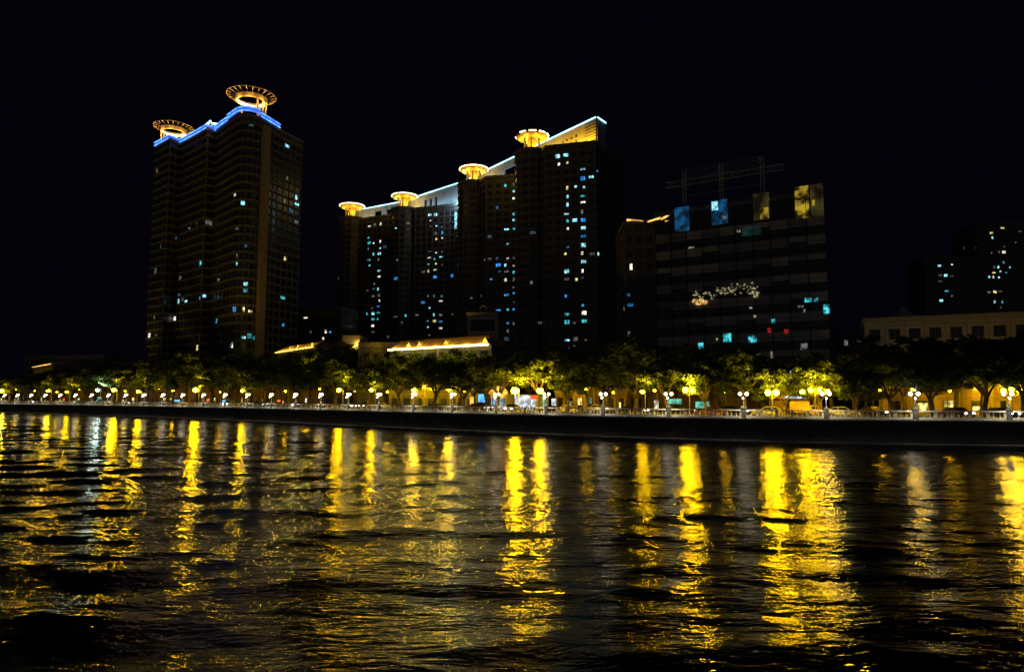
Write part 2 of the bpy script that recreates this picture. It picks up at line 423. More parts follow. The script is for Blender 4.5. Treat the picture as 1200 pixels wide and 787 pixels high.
for k in range(NL0, NL1+1):
    s_ = k*SP; x, y, a = Q(s_, .35)
    L = lp if k == NL0 else copy_tree(lp)
    L.location = (x, y, LZ+1.42); L.rotation_euler = (0, 0, a+math.pi+R.uniform(-.05, .05))
    if k < 0: L['label'] = 'twin-globe black promenade lamp standing beyond the right edge of the photo' + (' , the farther one' if k == -2 else '')
    else: L['label'] = ('%s twin-globe promenade lamp from the right, on its balustrade pedestal' % ordw(k+1))
    mb = MB(base); mb.box((x, y, 3.04), .62, .50, .12, a); mb.box((x, y, 3.16), .5, .42, 1.14, a); mb.box((x, y, 4.30), .60, .50, .12, a)
    mb.build('pedestal', M['stone'], bal)
    if k == NL1: break
    mb = MB(base); m = 5; step = (SP-.7)/m
    for j in range(m):
        sa = s_+.35+j*step; xa, ya, _ = Q(sa, .35); xb, yb, _ = Q(sa+step, .35)
        cx, cy = (xa+xb)/2, (ya+yb)/2; an = math.atan2(yb-ya, xb-xa); Ls = math.dist((xa, ya), (xb, yb))
        mb.box((cx, cy, 3.042), Ls+.02, .30, .30, an)
        mb.box((cx, cy, 3.98), Ls+.02, .34, .16, an)
        for t in range(1 if j else 0, 2):
            pass
        mb.box((xa, ya, 3.342), .34, .24, .638, an)
        ex, ey = math.cos(an), math.sin(an)
        for t in (.32, .68):
            c = (xa+(xb-xa)*t, ya+(yb-ya)*t, 3.342)
            mb.lathe(c, [(.09, 0), (.05, .1), (.10, .3), (.05, .5), (.08, .638)], 6)
    mb.build('balustrade_span', M['white'], bal)

# ---------------------------------------------------------------- street lamps
def street_lamp(px, py, off, label, kind='single', mt='sod', rad=.2):
    s_ = Sof(px, off); x, y, a = Q(s_, off); rad *= 1.55*(1.15 if px < 480 else 1)
    z = Zat(py, y) - LZ
    r = thing('street_lamp', label, 'street lamp', (x, y, LZ), 'sodium street lamps along the road')
    r.rotation_euler = (0, 0, a+math.pi)
    mb = MB(); mb.lathe((0, 0, 0), [(.16, 0), (.14, .4), (.08, .5), (.05, z+.15)], 8)
    mb.build('pole', M['steel'], r)
    if kind == 'single':
        mb = MB(); mb.tube([(0, 0, z+.1), (0, -.4, z+.35), (0, -1.0, z+.3)], .04, 5); mb.build('arm', M['steel'], r)
        mb = MB(); mb.lathe((0, -1.0, z+.16), [(.08, .22), (.26, .12), (.28, .0)], 10); mb.build('shade', M['steel'], r)
        mb = MB(); mb.sphere((0, -1.0, z+.04), rad, 10, .8); mb.build('bulb', M[mt], r, smooth=True)
    else:
        n = kind
        mb = MB()
        for k in range(n):
            xx = (k-(n-1)/2)*1.0; zz = z-.2*abs(k-(n-1)/2)
            mb.tube([(0, 0, z-.9), (xx*.6, -.1, z-.8), (xx, -.2, zz-.25)], .03, 5)
        mb.build('arm', M['steel'], r)
        for k in range(n):
            xx = (k-(n-1)/2)*1.0; zz = z-.2*abs(k-(n-1)/2)
            mb = MB(); mb.sphere((xx, -.2, zz), rad, 10); mb.build('globe', M[mt], r, smooth=True)
    # spot added above the lamp, apart from its bulb, to brighten the crowns
    pw = 2600*(rad/.4)**2*(1 if kind == 'single' else kind*.9)*(2.1 if px < 560 else 1)
    if mt != 'sodlow':
        ix, iy = -math.sin(a)*-1, -math.cos(a)
        X0 = (x-ix*.2, y-iy*.2, LZ+z+.75)
        sp = pointlight('crown_fill', X0, (1, .58, .03) if mt == 'sod' else (.75, 1, .8), min(pw, 5200), None, .12, 150, (x+ix*3.2, y+iy*3.2, LZ+z+5.5))
        r.rotation_euler = (0, 0, 0); rz = a+math.pi
        sp.parent = r; c_, s__ = math.cos(-rz), math.sin(-rz); dx, dy = X0[0]-x, X0[1]-y
        sp.location = (dx*c_-dy*s__, dx*s__+dy*c_, z+.75)
        from mathutils import Euler, Matrix
        sp.rotation_euler = (Matrix.Rotation(-rz, 3, 'Z') @ sp.rotation_euler.to_matrix()).to_euler()
        r.rotation_euler = (0, 0, rz)
    return r
street_lamp(1068, 456, 17.2, 'sodium lamp glowing above the second twin-globe lamp from the right', rad=0.2)
street_lamp(1185, 456, 17.2, 'cluster of yellow globes at the right edge of the photo', 3, rad=.2)
street_lamp(955, 456, 2.4, 'cluster of yellow globes above the cab of the yellow truck', 4, rad=.18)
street_lamp(905, 459, 2.4, 'pair of yellow globes left of the lit pavilion', 2, rad=.24)
street_lamp(808, 456, 2.4, 'pair of blazing yellow globes under the trees below the glass building', 2, rad=.24)
street_lamp(756, 459, 2.4, 'small sodium lamp under the bright tree left of the blazing pair', rad=.19)
street_lamp(722, 460, 16.0, 'dim sodium lamp right of the ochre board wall', rad=.1, mt='sodlow')
street_lamp(608, 458, 2.4, 'bright sodium lamp left of the kiosk with the red sign', rad=.42)
street_lamp(637, 458, 2.4, 'sodium lamp right of the kiosk with the red sign', rad=.34)
street_lamp(530, 456, 17.2, 'sodium lamp in front of the right end of the ochre arcade building', rad=0.3)
street_lamp(489, 457, 17.2, 'sodium lamp in front of the left end of the ochre arcade building', rad=0.32)
street_lamp(440, 457, 2.4, 'sodium lamp left of the ochre arcade building', rad=.22)
street_lamp(402, 457, 2.4, 'sodium lamp right of the brown shop houses', rad=.25)
street_lamp(361, 447, 15.0, 'high sodium lamp inside the tree crowns right of the tall left tower', rad=.16)
street_lamp(307, 446, 15.0, 'high sodium lamp inside the tree crowns below the tall left tower', rad=.14)
street_lamp(288, 458, 2.4, 'weak sodium lamp in front of the base of the tall left tower', rad=.22)
street_lamp(233, 457, 2.4, 'very bright sodium lamp standing between dark trees left of centre', rad=.36)
street_lamp(166, 459, 2.4, 'sodium lamp between the bright one and the greenish one on the left', rad=.25)
street_lamp(137, 457, 2.4, 'sodium lamp just right of the greenish white street lamp', rad=.32)
street_lamp(118, 457, 2.4, 'greenish white street lamp on the left bank', mt='coolamp', rad=.26)
street_lamp(60, 458, 2.4, 'second sodium lamp from the left edge', rad=.24)
street_lamp(5, 458, 2.4, 'sodium lamp at the left edge of the photo', rad=.4)
street_lamp(82, 459, 2.4, 'third sodium lamp from the left edge, weaker', rad=.2)

street_lamp(1188, 432, 31, 'tall sodium lamp before the cream block, mostly hidden by trees', rad=.12)
street_lamp(1045, 430, 33, 'added small pale fill lamp before the left part of the cream block', rad=.07, mt='coolamp')  # lamp added to light the left part of the block
for k_, px_ in enumerate((22, 44, 70, 96, 150, 190, 206, 262, 318, 338, 378, 420, 458, 512, 548, 690, 770, 850, 1030, 1110)):
    street_lamp(px_, 456+(k_*7 % 5)*.8, 17.4, 'small distant sodium lamp across the road, %s from the left' % ordw(k_+1), mt='sodlow', rad=.13)
# ---------------------------------------------------------------- trees
def tree_variant(seed, H, W):
    r = random.Random(seed); tr = MB(); lf = MB()
    h0 = H*r.uniform(.22, .30); lean = r.uniform(-.5, .5)
    tr.tube([(0, 0, -.2), (lean*.2, 0, h0*.5), (lean, .1, h0)], [.42, .30, .26], 8)
    ends = []
    nb = r.randint(5, 7)
    for k in range(nb):
        a = 2*math.pi*k/nb+r.uniform(-.4, .4); L = W*r.uniform(.5, .85); hh = H*r.uniform(.55, .82)
        p = [(lean, .1, h0-.1), (lean+math.cos(a)*L*.35, math.sin(a)*L*.35, h0+(hh-h0)*.5), (lean+math.cos(a)*L*.8, math.sin(a)*L*.8, hh)]
        tr.tube(p, [.17, .11, .05], 6); ends.append(p[2])
        a2 = a+r.choice((-.7, .7)); q = p[1]
        e = (q[0]+math.cos(a2)*L*.5, q[1]+math.sin(a2)*L*.5, q[2]+r.uniform(.5, 2)); tr.tube([q, e], [.08, .03], 5); ends.append(e)
    cl = []
    for e in ends:
        for _ in range(3): cl.append((e[0]+r.gauss(0, .8), e[1]+r.gauss(0, .8), e[2]+r.gauss(.2, .6), r.uniform(.8, 1.5)))
    for _ in range(16):
        a = r.uniform(0, 6.28); q = W*math.sqrt(r.random())*.95
        cl.append((math.cos(a)*q+lean, math.sin(a)*q, H*(.95-.33*(q/W)**2)-r.random()**2*H*.3, r.uniform(.8, 1.4)))
    V = []; Fc = []
    for (cx, cy, cz, cr) in cl:
        for _ in range(int(150*cr)):
            u = r.gauss(0, 1), r.gauss(0, 1), r.gauss(0, 1); l = math.sqrt(sum(t*t for t in u)); rr = cr*r.random()**.45
            c = (cx+u[0]/l*rr*1.15, cy+u[1]/l*rr*1.15, cz+u[2]/l*rr*.62)
            s_ = r.uniform(.11, .25)
            a = r.uniform(0, 6.28); tl = r.gauss(0, .7); t1 = np.array((math.cos(a), math.sin(a), r.gauss(0, .35))); t2 = np.array((-math.sin(a)*math.cos(tl), math.cos(a)*math.cos(tl), math.sin(tl)))
            c = np.array(c); i = len(V)
            V += [tuple(c-t1*s_*1.5), tuple(c+t2*s_*.7), tuple(c+t1*s_*1.5), tuple(c-t2*s_*.7)]; Fc.append((i, i+1, i+2, i+3))
    lf.raw(V, Fc)
    return tr, lf
protos = []
for k, (H, W) in enumerate([(9.5, 5.6), (11, 6.2), (8.5, 4.8), (12.5, 6.5), (10, 5.2)]):
    tr, lf = tree_variant(20+k, H, W)
    protos.append((tr, lf, H))
tcache = {}
def tree(x, y, v, sc_, label, group):
    v %= 5; r = thing('broadleaf_tree', label, 'tree', (x, y, LZ), group)
    r.rotation_euler = (0, 0, R.uniform(0, 6.28)); r.scale = (sc_, sc_, sc_*R.uniform(.94, 1.06))
    if v not in tcache:
        t = protos[v][0].build('trunk', M['bark'], r, smooth=True); c = protos[v][1].build('crown', M['leaf' if v % 2 == 0 else 'leaf2'], r); tcache[v] = (t, c)
    else:
        for src in tcache[v]:
            c = src.copy(); COL.objects.link(c); c.parent = r
    return r
# front row by the kerb, back row along the house fronts: measured columns of the photo and crown tops
front = [(1262, 392), (1200, 388), (1152, 396), (1092, 408), (1044, 404), (1003, 428), (962, 416), (918, 424), (872, 416), (828, 410), (782, 418), (744, 418), (664, 424), (630, 410), (584, 416), (545, 420), (508, 417), (468, 418), (432, 424), (393, 418), (350, 412), (318, 420), (287, 412), (258, 424), (214, 418), (188, 428), (160, 426), (132, 430), (106, 426), (84, 432), (58, 436), (34, 440), (12, 438)]
for i, (px, top) in enumerate(front):
    s_ = Sof(px, 6.2+R.uniform(-.3, .4)); x, y, a = Q(s_, 6.2)
    h = Zat(top+R.uniform(-3, 9), y)-LZ; v = (i*2+i//3) % 5
    tree(x, y, v, h/protos[v][2], 'leafy tree of the promenade row, %s from the right, lit yellow from below' % ordw(i+1), 'promenade trees lit by the street lamps')
px = 1215; i = 0
while px > -10:
    oo = 19.5+R.uniform(-.8, 1.2); s_ = Sof(px, oo); x, y, a = Q(s_, oo)
    prof = np.interp(px, [0, 80, 160, 260, 330, 450, 600, 650, 690, 740, 800, 880, 960, 1020, 1050, 1100, 1140, 1200], [440, 428, 416, 406, 402, 410, 410, 404, 405, 392, 404, 410, 412, 410, 395, 392, 384, 388])
    h = min(14.5, (Zat(prof+R.choice((-1, 2, 5, 9, 17)), y)-LZ)); v = (i*3+1) % 5
    i += 1
    tree(x, y, v, h/protos[v][2], 'dark leafy tree of the back row by the house fronts, %s from the right' % ordw(i), 'back row of trees before the houses')
    px -= max(11, 26*100/y) + R.uniform(0, 6)

# ---------------------------------------------------------------- left apartment tower
tw = thing('apartment_tower', 'tall dark apartment tower on the left with a blue neon crown and two roof rings', 'tower', (-112, 272, LZ))
B = tuple(tw.location)
arc = [(-101.8+0, 244.6), (-100.2, 242.9), (-98.3, 241.9), (-96.4, 241.9), (-94.8, 242.9), (-93.6, 244.6)]
polyL = [(-146.7, 274.2), (-136.9, 265.8), (-135.2, 271.0), (-123.1, 260.6), (-117.2, 255.2), (-115.2, 258.6), (-106.3, 249.1)]+arc+[(-91.0, 253.0), (-90.2, 256.0), (-85.3, 268.4), (-95, 294), (-138, 304)]
mb = MB(B); W = []
facade(mb, W, polyL, LZ, 107.4, 3.2, 3.0, M['tower'], M['towertrim'], led=.8, ledh=.6, pier=.35, wfrac=.74, hfrac=.6, first=2)
mb.build('wall', parent=tw)
mb = MB(B); mb.prism([(-92.2, 249.2), (-93.0, 245.6), (-91.7, 245.2), (-90.5, 248.9)], LZ, 106); mb.build('corner_pier', M['tan'], tw)
lit = [(287.5, 239.5, 'w_cyan'), (276.5, 230, 'w_white'), (289, 289, 'w_blue'), (275, 310, 'w_cyan'), (289, 332, 'w_cyan'), (288, 342, 'w_teal'), (274, 361, 'w_blue'), (284, 361.5, 'w_yel'), (291, 361.5, 'w_yel'), (252.5, 373, 'w_teal'), (287, 392, 'w_cyan'), (292, 394, 'w_teal'), (301, 393, 'w_teal'), (271.5, 401, 'w_white'), (220, 347, 'w_cyan'), (233, 347, 'w_teal'), (238.5, 346, 'w_cyan'), (210.5, 356.5, 'w_cyan'), (206, 368.5, 'w_white'), (238, 307, 'w_teal'), (224, 268, 'w_dim'), (242, 258, 'w_dim'), (234, 405, 'w_yel'), (335, 167, 'w_cyan'), (335, 234, 'w_dim'), (347, 236.5, 'w_cyan'), (352, 236.5, 'w_cyan'), (331.5, 304.5, 'w_yel'), (329, 352, 'w_teal'), (328, 380, 'w_blue'), (276.5, 269, 'w_dim'), (335, 211, 'w_dim'), (347, 255, 'w_dim'), (352, 255, 'w_dim'), (179, 371, 'w_dim'), (174, 389, 'w_white')]
place_windows(tw, W, lit, tol=6.5)
# blue crown: three stepped pieces following the outline
def crown(pts, z0, z1, mt, th=.8, nm='lit_wall_band', out=1.0):
    pin = pts; m = len(pts); po = []
    for i in range(m):
        a = np.array(pts[max(0, i-1)]); b_ = np.array(pts[min(m-1, i+1)]); e = b_-a; e = e/np.linalg.norm(e); nn = np.array((e[1], -e[0]))
        if nn.dot(-np.array(pts[i])) < 0: nn = -nn
        po.append((tuple(np.array(pts[i])+nn*(out-th)), tuple(np.array(pts[i])+nn*out)))
    mb = MB(B); mb.ring([p[0] for p in po], [p[1] for p in po], z0, z1, closed=False); return mb.build(nm, mt, tw)
seg1 = polyL[0:3]; seg2 = polyL[2:6]; seg3a = [(-114.6, 257.6), (-106.3, 249.1)]; seg3b = [(-106.3, 249.1)]+arc; seg3c = [arc[-1], (-91.0, 253.0), (-90.4, 255.6)]
for sg, dz in ((seg1, 0), (seg2, 0), (seg3a, .5), (seg3b, 1.3), (seg3c, .4)):
    crown(sg, 108.0+dz, 109.8+dz, M['neonblue'], .5)  # tube light on the crown wall, put in as the band's own emission
    for zz in (108.1, 109.4): crown(sg, zz+dz, zz+dz+.28, M['neonblue2'], .3, 'neon_tube', 1.25)
mb = MB(B)
for a_, b_ in ((polyL[3], polyL[4]), (polyL[4], polyL[5])):
    p = np.array(a_)*.85+np.array(b_)*.15; q_ = np.array(b_)
    mb.tube([(p[0], p[1]+2, 111.3), (q_[0], q_[1]+2, 112.1)], .45, 5)
mb.tube([(-134, 271.5, 110.6), (-127, 266, 111.4)], .4, 5)
mb.build('white_light_strip', M['neonwhite'], tw)
def roof_ring(cx, cy, z, Ro, name, label, zb):
    r = thing('roof_ring', label, 'roof ornament', (cx, cy, zb), 'spoked light rings on the left tower'); bb = (cx, cy, zb)
    mb = MB(bb); P = [(cx+Ro*math.cos(t*math.pi/24), cy+Ro*math.sin(t*math.pi/24), z+2.2) for t in range(48)]
    mb.tube(P, .16, 6, closed=True); mb.build('outer_hoop', M['gold'], r)
    Ri = Ro*.60
    mb = MB(bb); mb.ring(circle(cx, cy, Ri-.35, 36), circle(cx, cy, Ri+.35, 36), z-.3, z+1.3); mb.build('inner_drum', M['gold'], r)
    mb = MB(bb); mb.ring(circle(cx, cy, Ri-.62, 36), circle(cx, cy, Ri-.36, 36), z-.1, z+.55); mb.build('light_strip', M['neonw2'], r)
    for t in range(22):
        q = 2*math.pi*t/22; mb = MB(bb); mb.tube([(cx+Ro*math.cos(q), cy+Ro*math.sin(q), z+2.2), (cx+(Ro-1.5)*math.cos(q), cy+(Ro-1.5)*math.sin(q), z+1.75)], .17, 5)
        mb.tube([(cx+(Ro-1.4)*math.cos(q), cy+(Ro-1.4)*math.sin(q), z+1.8), (cx+(Ri+.3)*math.cos(q), cy+(Ri+.3)*math.sin(q), z+.9)], .03, 4)
        mb.build('spoke', M['gold'], r)
    for t in ((-.75, -.3, .2, 1.4, 2.6) if cx > -120 else (-2.4, -2.9, 2.9, 2.0, 1.0)):
        mb = MB(bb); mb.tube([(cx+Ri*math.cos(t), cy+Ri*math.sin(t), zb), (cx+Ri*math.cos(t), cy+Ri*math.sin(t), z)], .3, 6); mb.build('pillar', M['gold'], r)
    for q in range(8):
        a = q*math.pi/4+.3
        pointlight('floodlight', (cx+(Ri+1.2)*math.cos(a), cy+(Ri+1.2)*math.sin(a), z-1.6), (1, .60, .15), 620, r, .2)
    return r
M['neonw2'] = emis('warm_white_strip', (1, .93, .62), 2.6, .6, .5)
roof_ring(-98.6, 249.5, 116.6, 8.8, '', 'right roof ring of the left tower, the higher one above the blue crown', 107.5)
roof_ring(-143.6, 281, 117.0, 7.8, '', 'left roof ring of the left tower, half behind the blue neon', 107.5)
# warm floodlight that washes the corner pier
pointlight('floodlight', (-88.5, 236, 12), (1, .55, .15), 1800, tw, .3, 26, (-92, 246, 42))

# ---------------------------------------------------------------- the four joined towers
def pod(root, cx, cy, z, Rp, zb, brk=False):
    Bp = tuple(root.location); p = MB(Bp)
    p.lathe((cx, cy, z-1.6), [(Rp*.5, .35), (Rp*.85, .55), (Rp*.97, 1.0), (Rp, 1.6), (Rp*.9, 1.75), (Rp*.3, 1.9)], 32)
    po = p.build('pod', M['gold'], root)
    n = 40
    for k in range(10):
        if brk and k in (5, ): continue
        a0 = 2*math.pi*k/10; t = MB(Bp); gap = .10 if brk else .03
        pts = [(cx+(Rp+.15)*math.cos(a0+gap+(2*math.pi/10-2*gap)*q/4), cy+(Rp+.15)*math.sin(a0+gap+(2*math.pi/10-2*gap)*q/4), z+.05) for q in range(5)]
        t.tube(pts, .20, 5); t.build('rim_light', M['neonwarm2'], po)
    for a0 in range(6):
        a = a0*math.pi/3+.4; t = MB(Bp); t.tube([(cx+Rp*.5*math.cos(a), cy+Rp*.5*math.sin(a), zb), (cx+Rp*.5*math.cos(a), cy+Rp*.5*math.sin(a), z-1.5)], .35, 6); t.build('pillar', M['slab'], root)
    t = MB(Bp); t.lathe((cx, cy, zb), [(Rp*.28, 0), (Rp*.28, z-1.6-zb)], 12); t.build('core', M['gold'], root)
    for k in range(6):
        a = k*math.pi/3-.1; pointlight('floodlight', (cx+Rp*.72*math.cos(a), cy+Rp*.72*math.sin(a), z-3.2), (1, .60, .05), 620, root, .2)
M['neonwarm2'] = emis('pod_rim_neon', (1, .88, .45), 5, .25, .5)
def wash(root, p, q, z, col, power, wall_z):
    from mathutils import Vector
    p = np.array(p, float); q = np.array(q, float); e = q-p; L = np.linalg.norm(e); e /= L; nn = np.array((e[1], -e[0]))
    mid = (p+q)/2
    if nn.dot(-mid) < 0: nn = -nn
    la = bpy.data.lights.new('wash_light', 'AREA'); la.shape = 'RECTANGLE'; la.size = L; la.size_y = .3; la.energy = power; la.color = col
    o = bpy.data.objects.new('wash_light', la); COL.objects.link(o)
    loc = Vector((*(mid+nn*2.6), z)); d = Vector((*mid, wall_z))-loc
    zax = -d.normalized(); xax = Vector((e[0], e[1], 0)); yax = zax.cross(xax)
    from mathutils import Matrix
    m = Matrix((xax, yax, zax)).transposed().to_4x4(); o.rotation_euler = m.to_euler()
    o.parent = root; o.location = loc-root.location
def joined_tower(label, body, bayc, bayr, screen, podz, podr, lit, wcol, wpow, holes, ztop=98.0, brk=False, zs=108.0, cols_=()):
    t = thing('apartment_tower', label, 'tower', (bayc[0], bayc[1], LZ), 'joined towers with saucer pods'); Bp = tuple(t.location)
    mb = MB(Bp); W = []
    facade(mb, W, body, LZ, ztop, 3.1, 3.3, M['slab'], M['slabtrim'], led=.35, first=3)
    mb.build('wall', parent=t)
    mb = MB(Bp); W2 = []
    facade(mb, W2, circle(*bayc, bayr, 14), LZ, ztop+.6, 3.1, 3.0, M['slab'], M['slabtrim'], led=.45, pier=.2, first=3, wfrac=.7)
    mb.build('round_bay', parent=t)
    for cx_ in cols_:
        for k_ in range(22):
            if RW.random() < .5: lit = lit+[(cx_, 200+k_*9.3, RW.choice(('w_dim', 'w_teal', 'w_cyan', 'w_faint', 'w_blue', 'w_white')))]
    place_windows(t, W+W2, lit, tol=7)
    # roof screen with openings
    for p, q in zip(screen, screen[1:]):
        p = np.array(p, float); q = np.array(q, float); e = q-p; L = np.linalg.norm(e); e /= L; an = math.atan2(e[1], e[0])
        mb = MB(Bp); cuts = [(h[0]*L, h[1]*L, h[2], h[3]) for h in holes] if L > 8 else []
        x0 = 0; zb0 = ztop-.5
        def panel(a, b_, z0, z1):
            if b_-a < .05 or z1-z0 < .05: return
            c = p+e*(a+b_)/2; mb.box((c[0], c[1], z0), b_-a, .8, z1-z0, an)
        for a, b_, z0, z1 in sorted(cuts):
            panel(x0, a, zb0, zs); panel(a, b_, zb0, z0); panel(a, b_, z1, zs); x0 = b_
        panel(x0, L, zb0, zs)
        mb.build('roof_screen', M['screen'], t)
        mb = MB(Bp); nn = np.array((e[1], -e[0])); nn = nn if nn.dot(-p) > 0 else -nn
        a = p+nn*.45; b_ = q+nn*.45
        mb.tube([(*a, zs+.12), (*b_, zs+.12)], .26, 6); mb.build('neon_tube', M['neoncyan'], t)
    pod(t, *bayc, podz, podr, ztop+.6, brk)
    wash(t, screen[0], screen[1], ztop+1.4, wcol, wpow, ztop+6.5)
    return t
# (x along 0..1, x1, z0, z1)
cool = (.40, .74, 1); warm = (1, .50, .02)
t4 = joined_tower('leftmost and farthest of the four joined towers with lit saucer pods', [(-79, 353), (-61, 344), (-56, 360), (-75, 382), (-93, 386), (-88, 362)], (-85.3, 357), 6.7, [(-87, 372), (-59, 355)], 106.4, 6.4,
  [(434.5, 267, 'w_white'), (441, 263, 'w_dim'), (435, 286, 'w_teal'), (444, 291, 'w_cyan'), (434, 293, 'w_dim'), (436, 297, 'w_teal'), (443, 315, 'w_cyan'), (443, 321, 'w_white'), (435, 333, 'w_dim'), (443, 352, 'w_white'), (443, 364, 'w_teal'), (443, 368, 'w_cyan'), (443, 376, 'w_teal'), (434.5, 380, 'w_white'), (412, 349, 'w_dim'), (397, 330, 'w_dim')],
  cool, 1000, [(.45, .60, 101, 105.5), (.70, .84, 101, 105.5)], cols_=(435, 443))
t3 = joined_tower('second from the left of the four joined towers with lit saucer pods', [(-48, 333), (-30, 326.5), (-23, 322), (-20, 338), (-40, 358), (-58, 368), (-57, 344)], (-54.5, 339), 6.5, [(-59, 355), (-22.5, 319.5)], 106.4, 6.4,
  [(504, 263, 'w_dim'), (513, 263, 'w_cyan'), (514, 272, 'w_teal'), (513, 278, 'w_yel'), (513, 283, 'w_white'), (513, 292, 'w_cyan'), (513, 298, 'w_teal'), (503.5, 302.5, 'w_white'), (513, 309, 'w_yel'), (504.5, 316.5, 'w_yel'), (513, 322, 'w_blue'), (529, 320, 'w_blue'), (513, 343, 'w_teal'), (504, 348, 'w_dim'), (513, 349.5, 'w_dim'), (492.5, 352, 'w_blue'), (513, 366.5, 'w_dim'), (512.5, 374.5, 'w_yel'), (513, 380.5, 'w_white'), (504.5, 387, 'w_cyan'), (466, 270, 'w_cyan'), (465, 304, 'w_dim'), (465, 329, 'w_blue'), (476, 342.5, 'w_blue'), (463, 367, 'w_dim'), (476, 368, 'w_teal')],
  cool, 1500, [(.40, .44, 100, 105), (.48, .52, 100, 105), (.56, .60, 100, 105)], cols_=(504, 513))
t2 = joined_tower('third from the left of the four joined towers with lit saucer pods', [(-11, 284), (3, 281), (9, 292), (-4, 314), (-22, 322), (-20, 302)], (-17, 297), 6.8, [(-22, 318.5), (8.5, 276)], 106.2, 6.3,
  [(599, 219, 'w_dim'), (599.5, 226, 'w_cyan'), (600, 234, 'w_white'), (599, 250, 'w_teal'), (599.5, 256, 'w_cyan'), (600, 263.5, 'w_teal'), (589, 286.5, 'w_cyan'), (600, 294, 'w_white'), (601, 300, 'w_dim'), (589.5, 301, 'w_white'), (589, 308, 'w_cyan'), (589, 317, 'w_dim'), (599, 321.5, 'w_teal'), (592, 331, 'w_white'), (574, 329, 'w_blue'), (600, 337, 'w_dim'), (600, 344, 'w_blue'), (600, 359, 'w_blue'), (590, 359, 'w_teal'), (545, 276, 'w_cyan'), (544, 334, 'w_blue'), (602, 379, 'w_dim'), (607, 225, 'w_dim')],
  cool, 1300, [(.62, .78, 100, 104.5)], cols_=(589, 600))
t1 = joined_tower('nearest and tallest looking of the four joined towers, its roof wall floodlit yellow', [(12.5, 248.5), (30.5, 243.2), (34.5, 249.0), (42.5, 259.5), (30, 282), (7, 290), (8, 262)], (7.8, 258), 6.5, [(9, 274.5), (31.2, 244.2), (35.0, 249.6)], 106.2, 6.3,
  [(649.5, 181, 'w_cyan'), (649, 189, 'w_white'), (665.5, 185, 'w_cyan'), (666.5, 193, 'w_yel'), (633.5, 217.5, 'w_teal'), (665, 218, 'w_yel'), (679.5, 218, 'w_cyan'), (665.5, 235, 'w_cyan'), (666.5, 243, 'w_cyan'), (682, 242, 'w_white'), (669, 260, 'w_cyan'), (667.5, 269, 'w_white'), (681, 277, 'w_blue'), (681, 285.5, 'w_cyan'), (667.5, 286.5, 'w_blue'), (681, 295, 'w_white'), (681, 301, 'w_cyan'), (668, 303, 'w_yel'), (681.5, 310, 'w_cyan'), (681, 319, 'w_white'), (669.5, 327, 'w_yel'), (682, 328, 'w_dim'), (669, 369.5, 'w_teal'), (683, 371, 'w_white'), (683, 378.5, 'w_teal'), (671, 398, 'w_dim'), (670.5, 406, 'w_yel'), (663, 405, 'w_blue'), (700, 202, 'w_blue'), (697, 205, 'w_cyan'), (703, 296.5, 'w_cyan'), (693, 298, 'w_dim'), (727, 185, 'w_yel'), (689, 206, 'w_blue'), (636, 352, 'w_blue'), (688, 171, 'w_white')],
  warm, 6400, [], brk=True, cols_=(667, 681))
mb = MB(tuple(t1.location)); p_ = np.array((9, 274.5)); q_ = np.array((31.2, 244.2)); e_ = (q_-p_); n_2 = np.array((e_[1], -e_[0]))/np.linalg.norm(e_); n_2 = n_2 if n_2.dot(-p_) > 0 else -n_2
for tt_, z0_, hh in [(.50, 99.2, 2.2), (.57, 99.2, 2.6), (.64, 99.2, 3.0), (.71, 99.2, 3.4), (.50, 104, .7), (.57, 104, .8), (.64, 104, .8), (.71, 104, .9)]:
    c = p_+e_*tt_+n_2*.42; mb = MB(tuple(t1.location)); mb.box((c[0], c[1], z0_), .75, .12, hh, math.atan2(e_[1], e_[0])); mb.build('opening', M['glass'], t1)
for k in range(7):
    c0 = p_+e_*.84+n_2*.5; c1 = q_+n_2*.5; mb = MB(tuple(t1.location)); mb.tube([(*c0, 100+k*1.1), (*c1, 100+k*1.1)], .14, 4); mb.build('louvre', M['slab'], t1)
# vertical white floodlight in the recess of the second tower
mb = MB(tuple(t3.location)); mb.box((-27.2, 323.8, 86), 1.1, .3, 8, -.5); mb.build('light_strip', M['w_cyan'], t3)
pointlight('floodlight', (-26.5, 320.5, 97), cool, 2500, t3, .3)
# lower dark wing at the right end
wg = thing('apartment_wing', 'dark lower apartment wing at the right end of the joined towers', 'building', (40, 264, LZ)); mb = MB(tuple(wg.location)); W = []
facade(mb, W, [(38.2, 256), (43, 261), (46, 276), (34, 284)], LZ, 97, 3.1, 3.3, M['slab'], M['slabtrim'], first=3); mb.build('wall', parent=wg)
place_windows(wg, W, [(726.5, 185, 'w_yel'), (727, 296, 'w_dim')], maxn=60)

# ---------------------------------------------------------------- glass office building
ga, gb = np.array(G(768, 250, 52)), np.array(G(966, 222, 52))
e = (gb-ga); GL = np.linalg.norm(e); e /= GL; inn = np.array((-e[1], e[0])); inn = inn if inn[1] > 0 else -inn
gl = thing('office_building', 'dark glass office block with blue and yellow lit rooms along its top floor', 'building', (float(ga[0]), float(ga[1]), LZ)); Bg = tuple(gl.location)
gang = math.atan2(e[1], e[0])
gp = [tuple(ga), tuple(gb), tuple(gb*1.17-np.array((.6, 0))), tuple(ga+inn*28)]
mb = MB(Bg); mb.m(M['curtain']).prism(ccw(gp), LZ, 51.2)
mb.m(M['steel']).ring(offs(ccw(gp), -.5), offs(ccw(gp), .25), 51.0, 52.2)
mb.build('wall', parent=gl)
NB = 10; bw = GL/NB; rg = random.Random(3); fl = 4.3; top = 46.2
def gpt(u, out, z): p = ga+e*u-inn*out; return (float(p[0]), float(p[1]), z)
cnt = 0
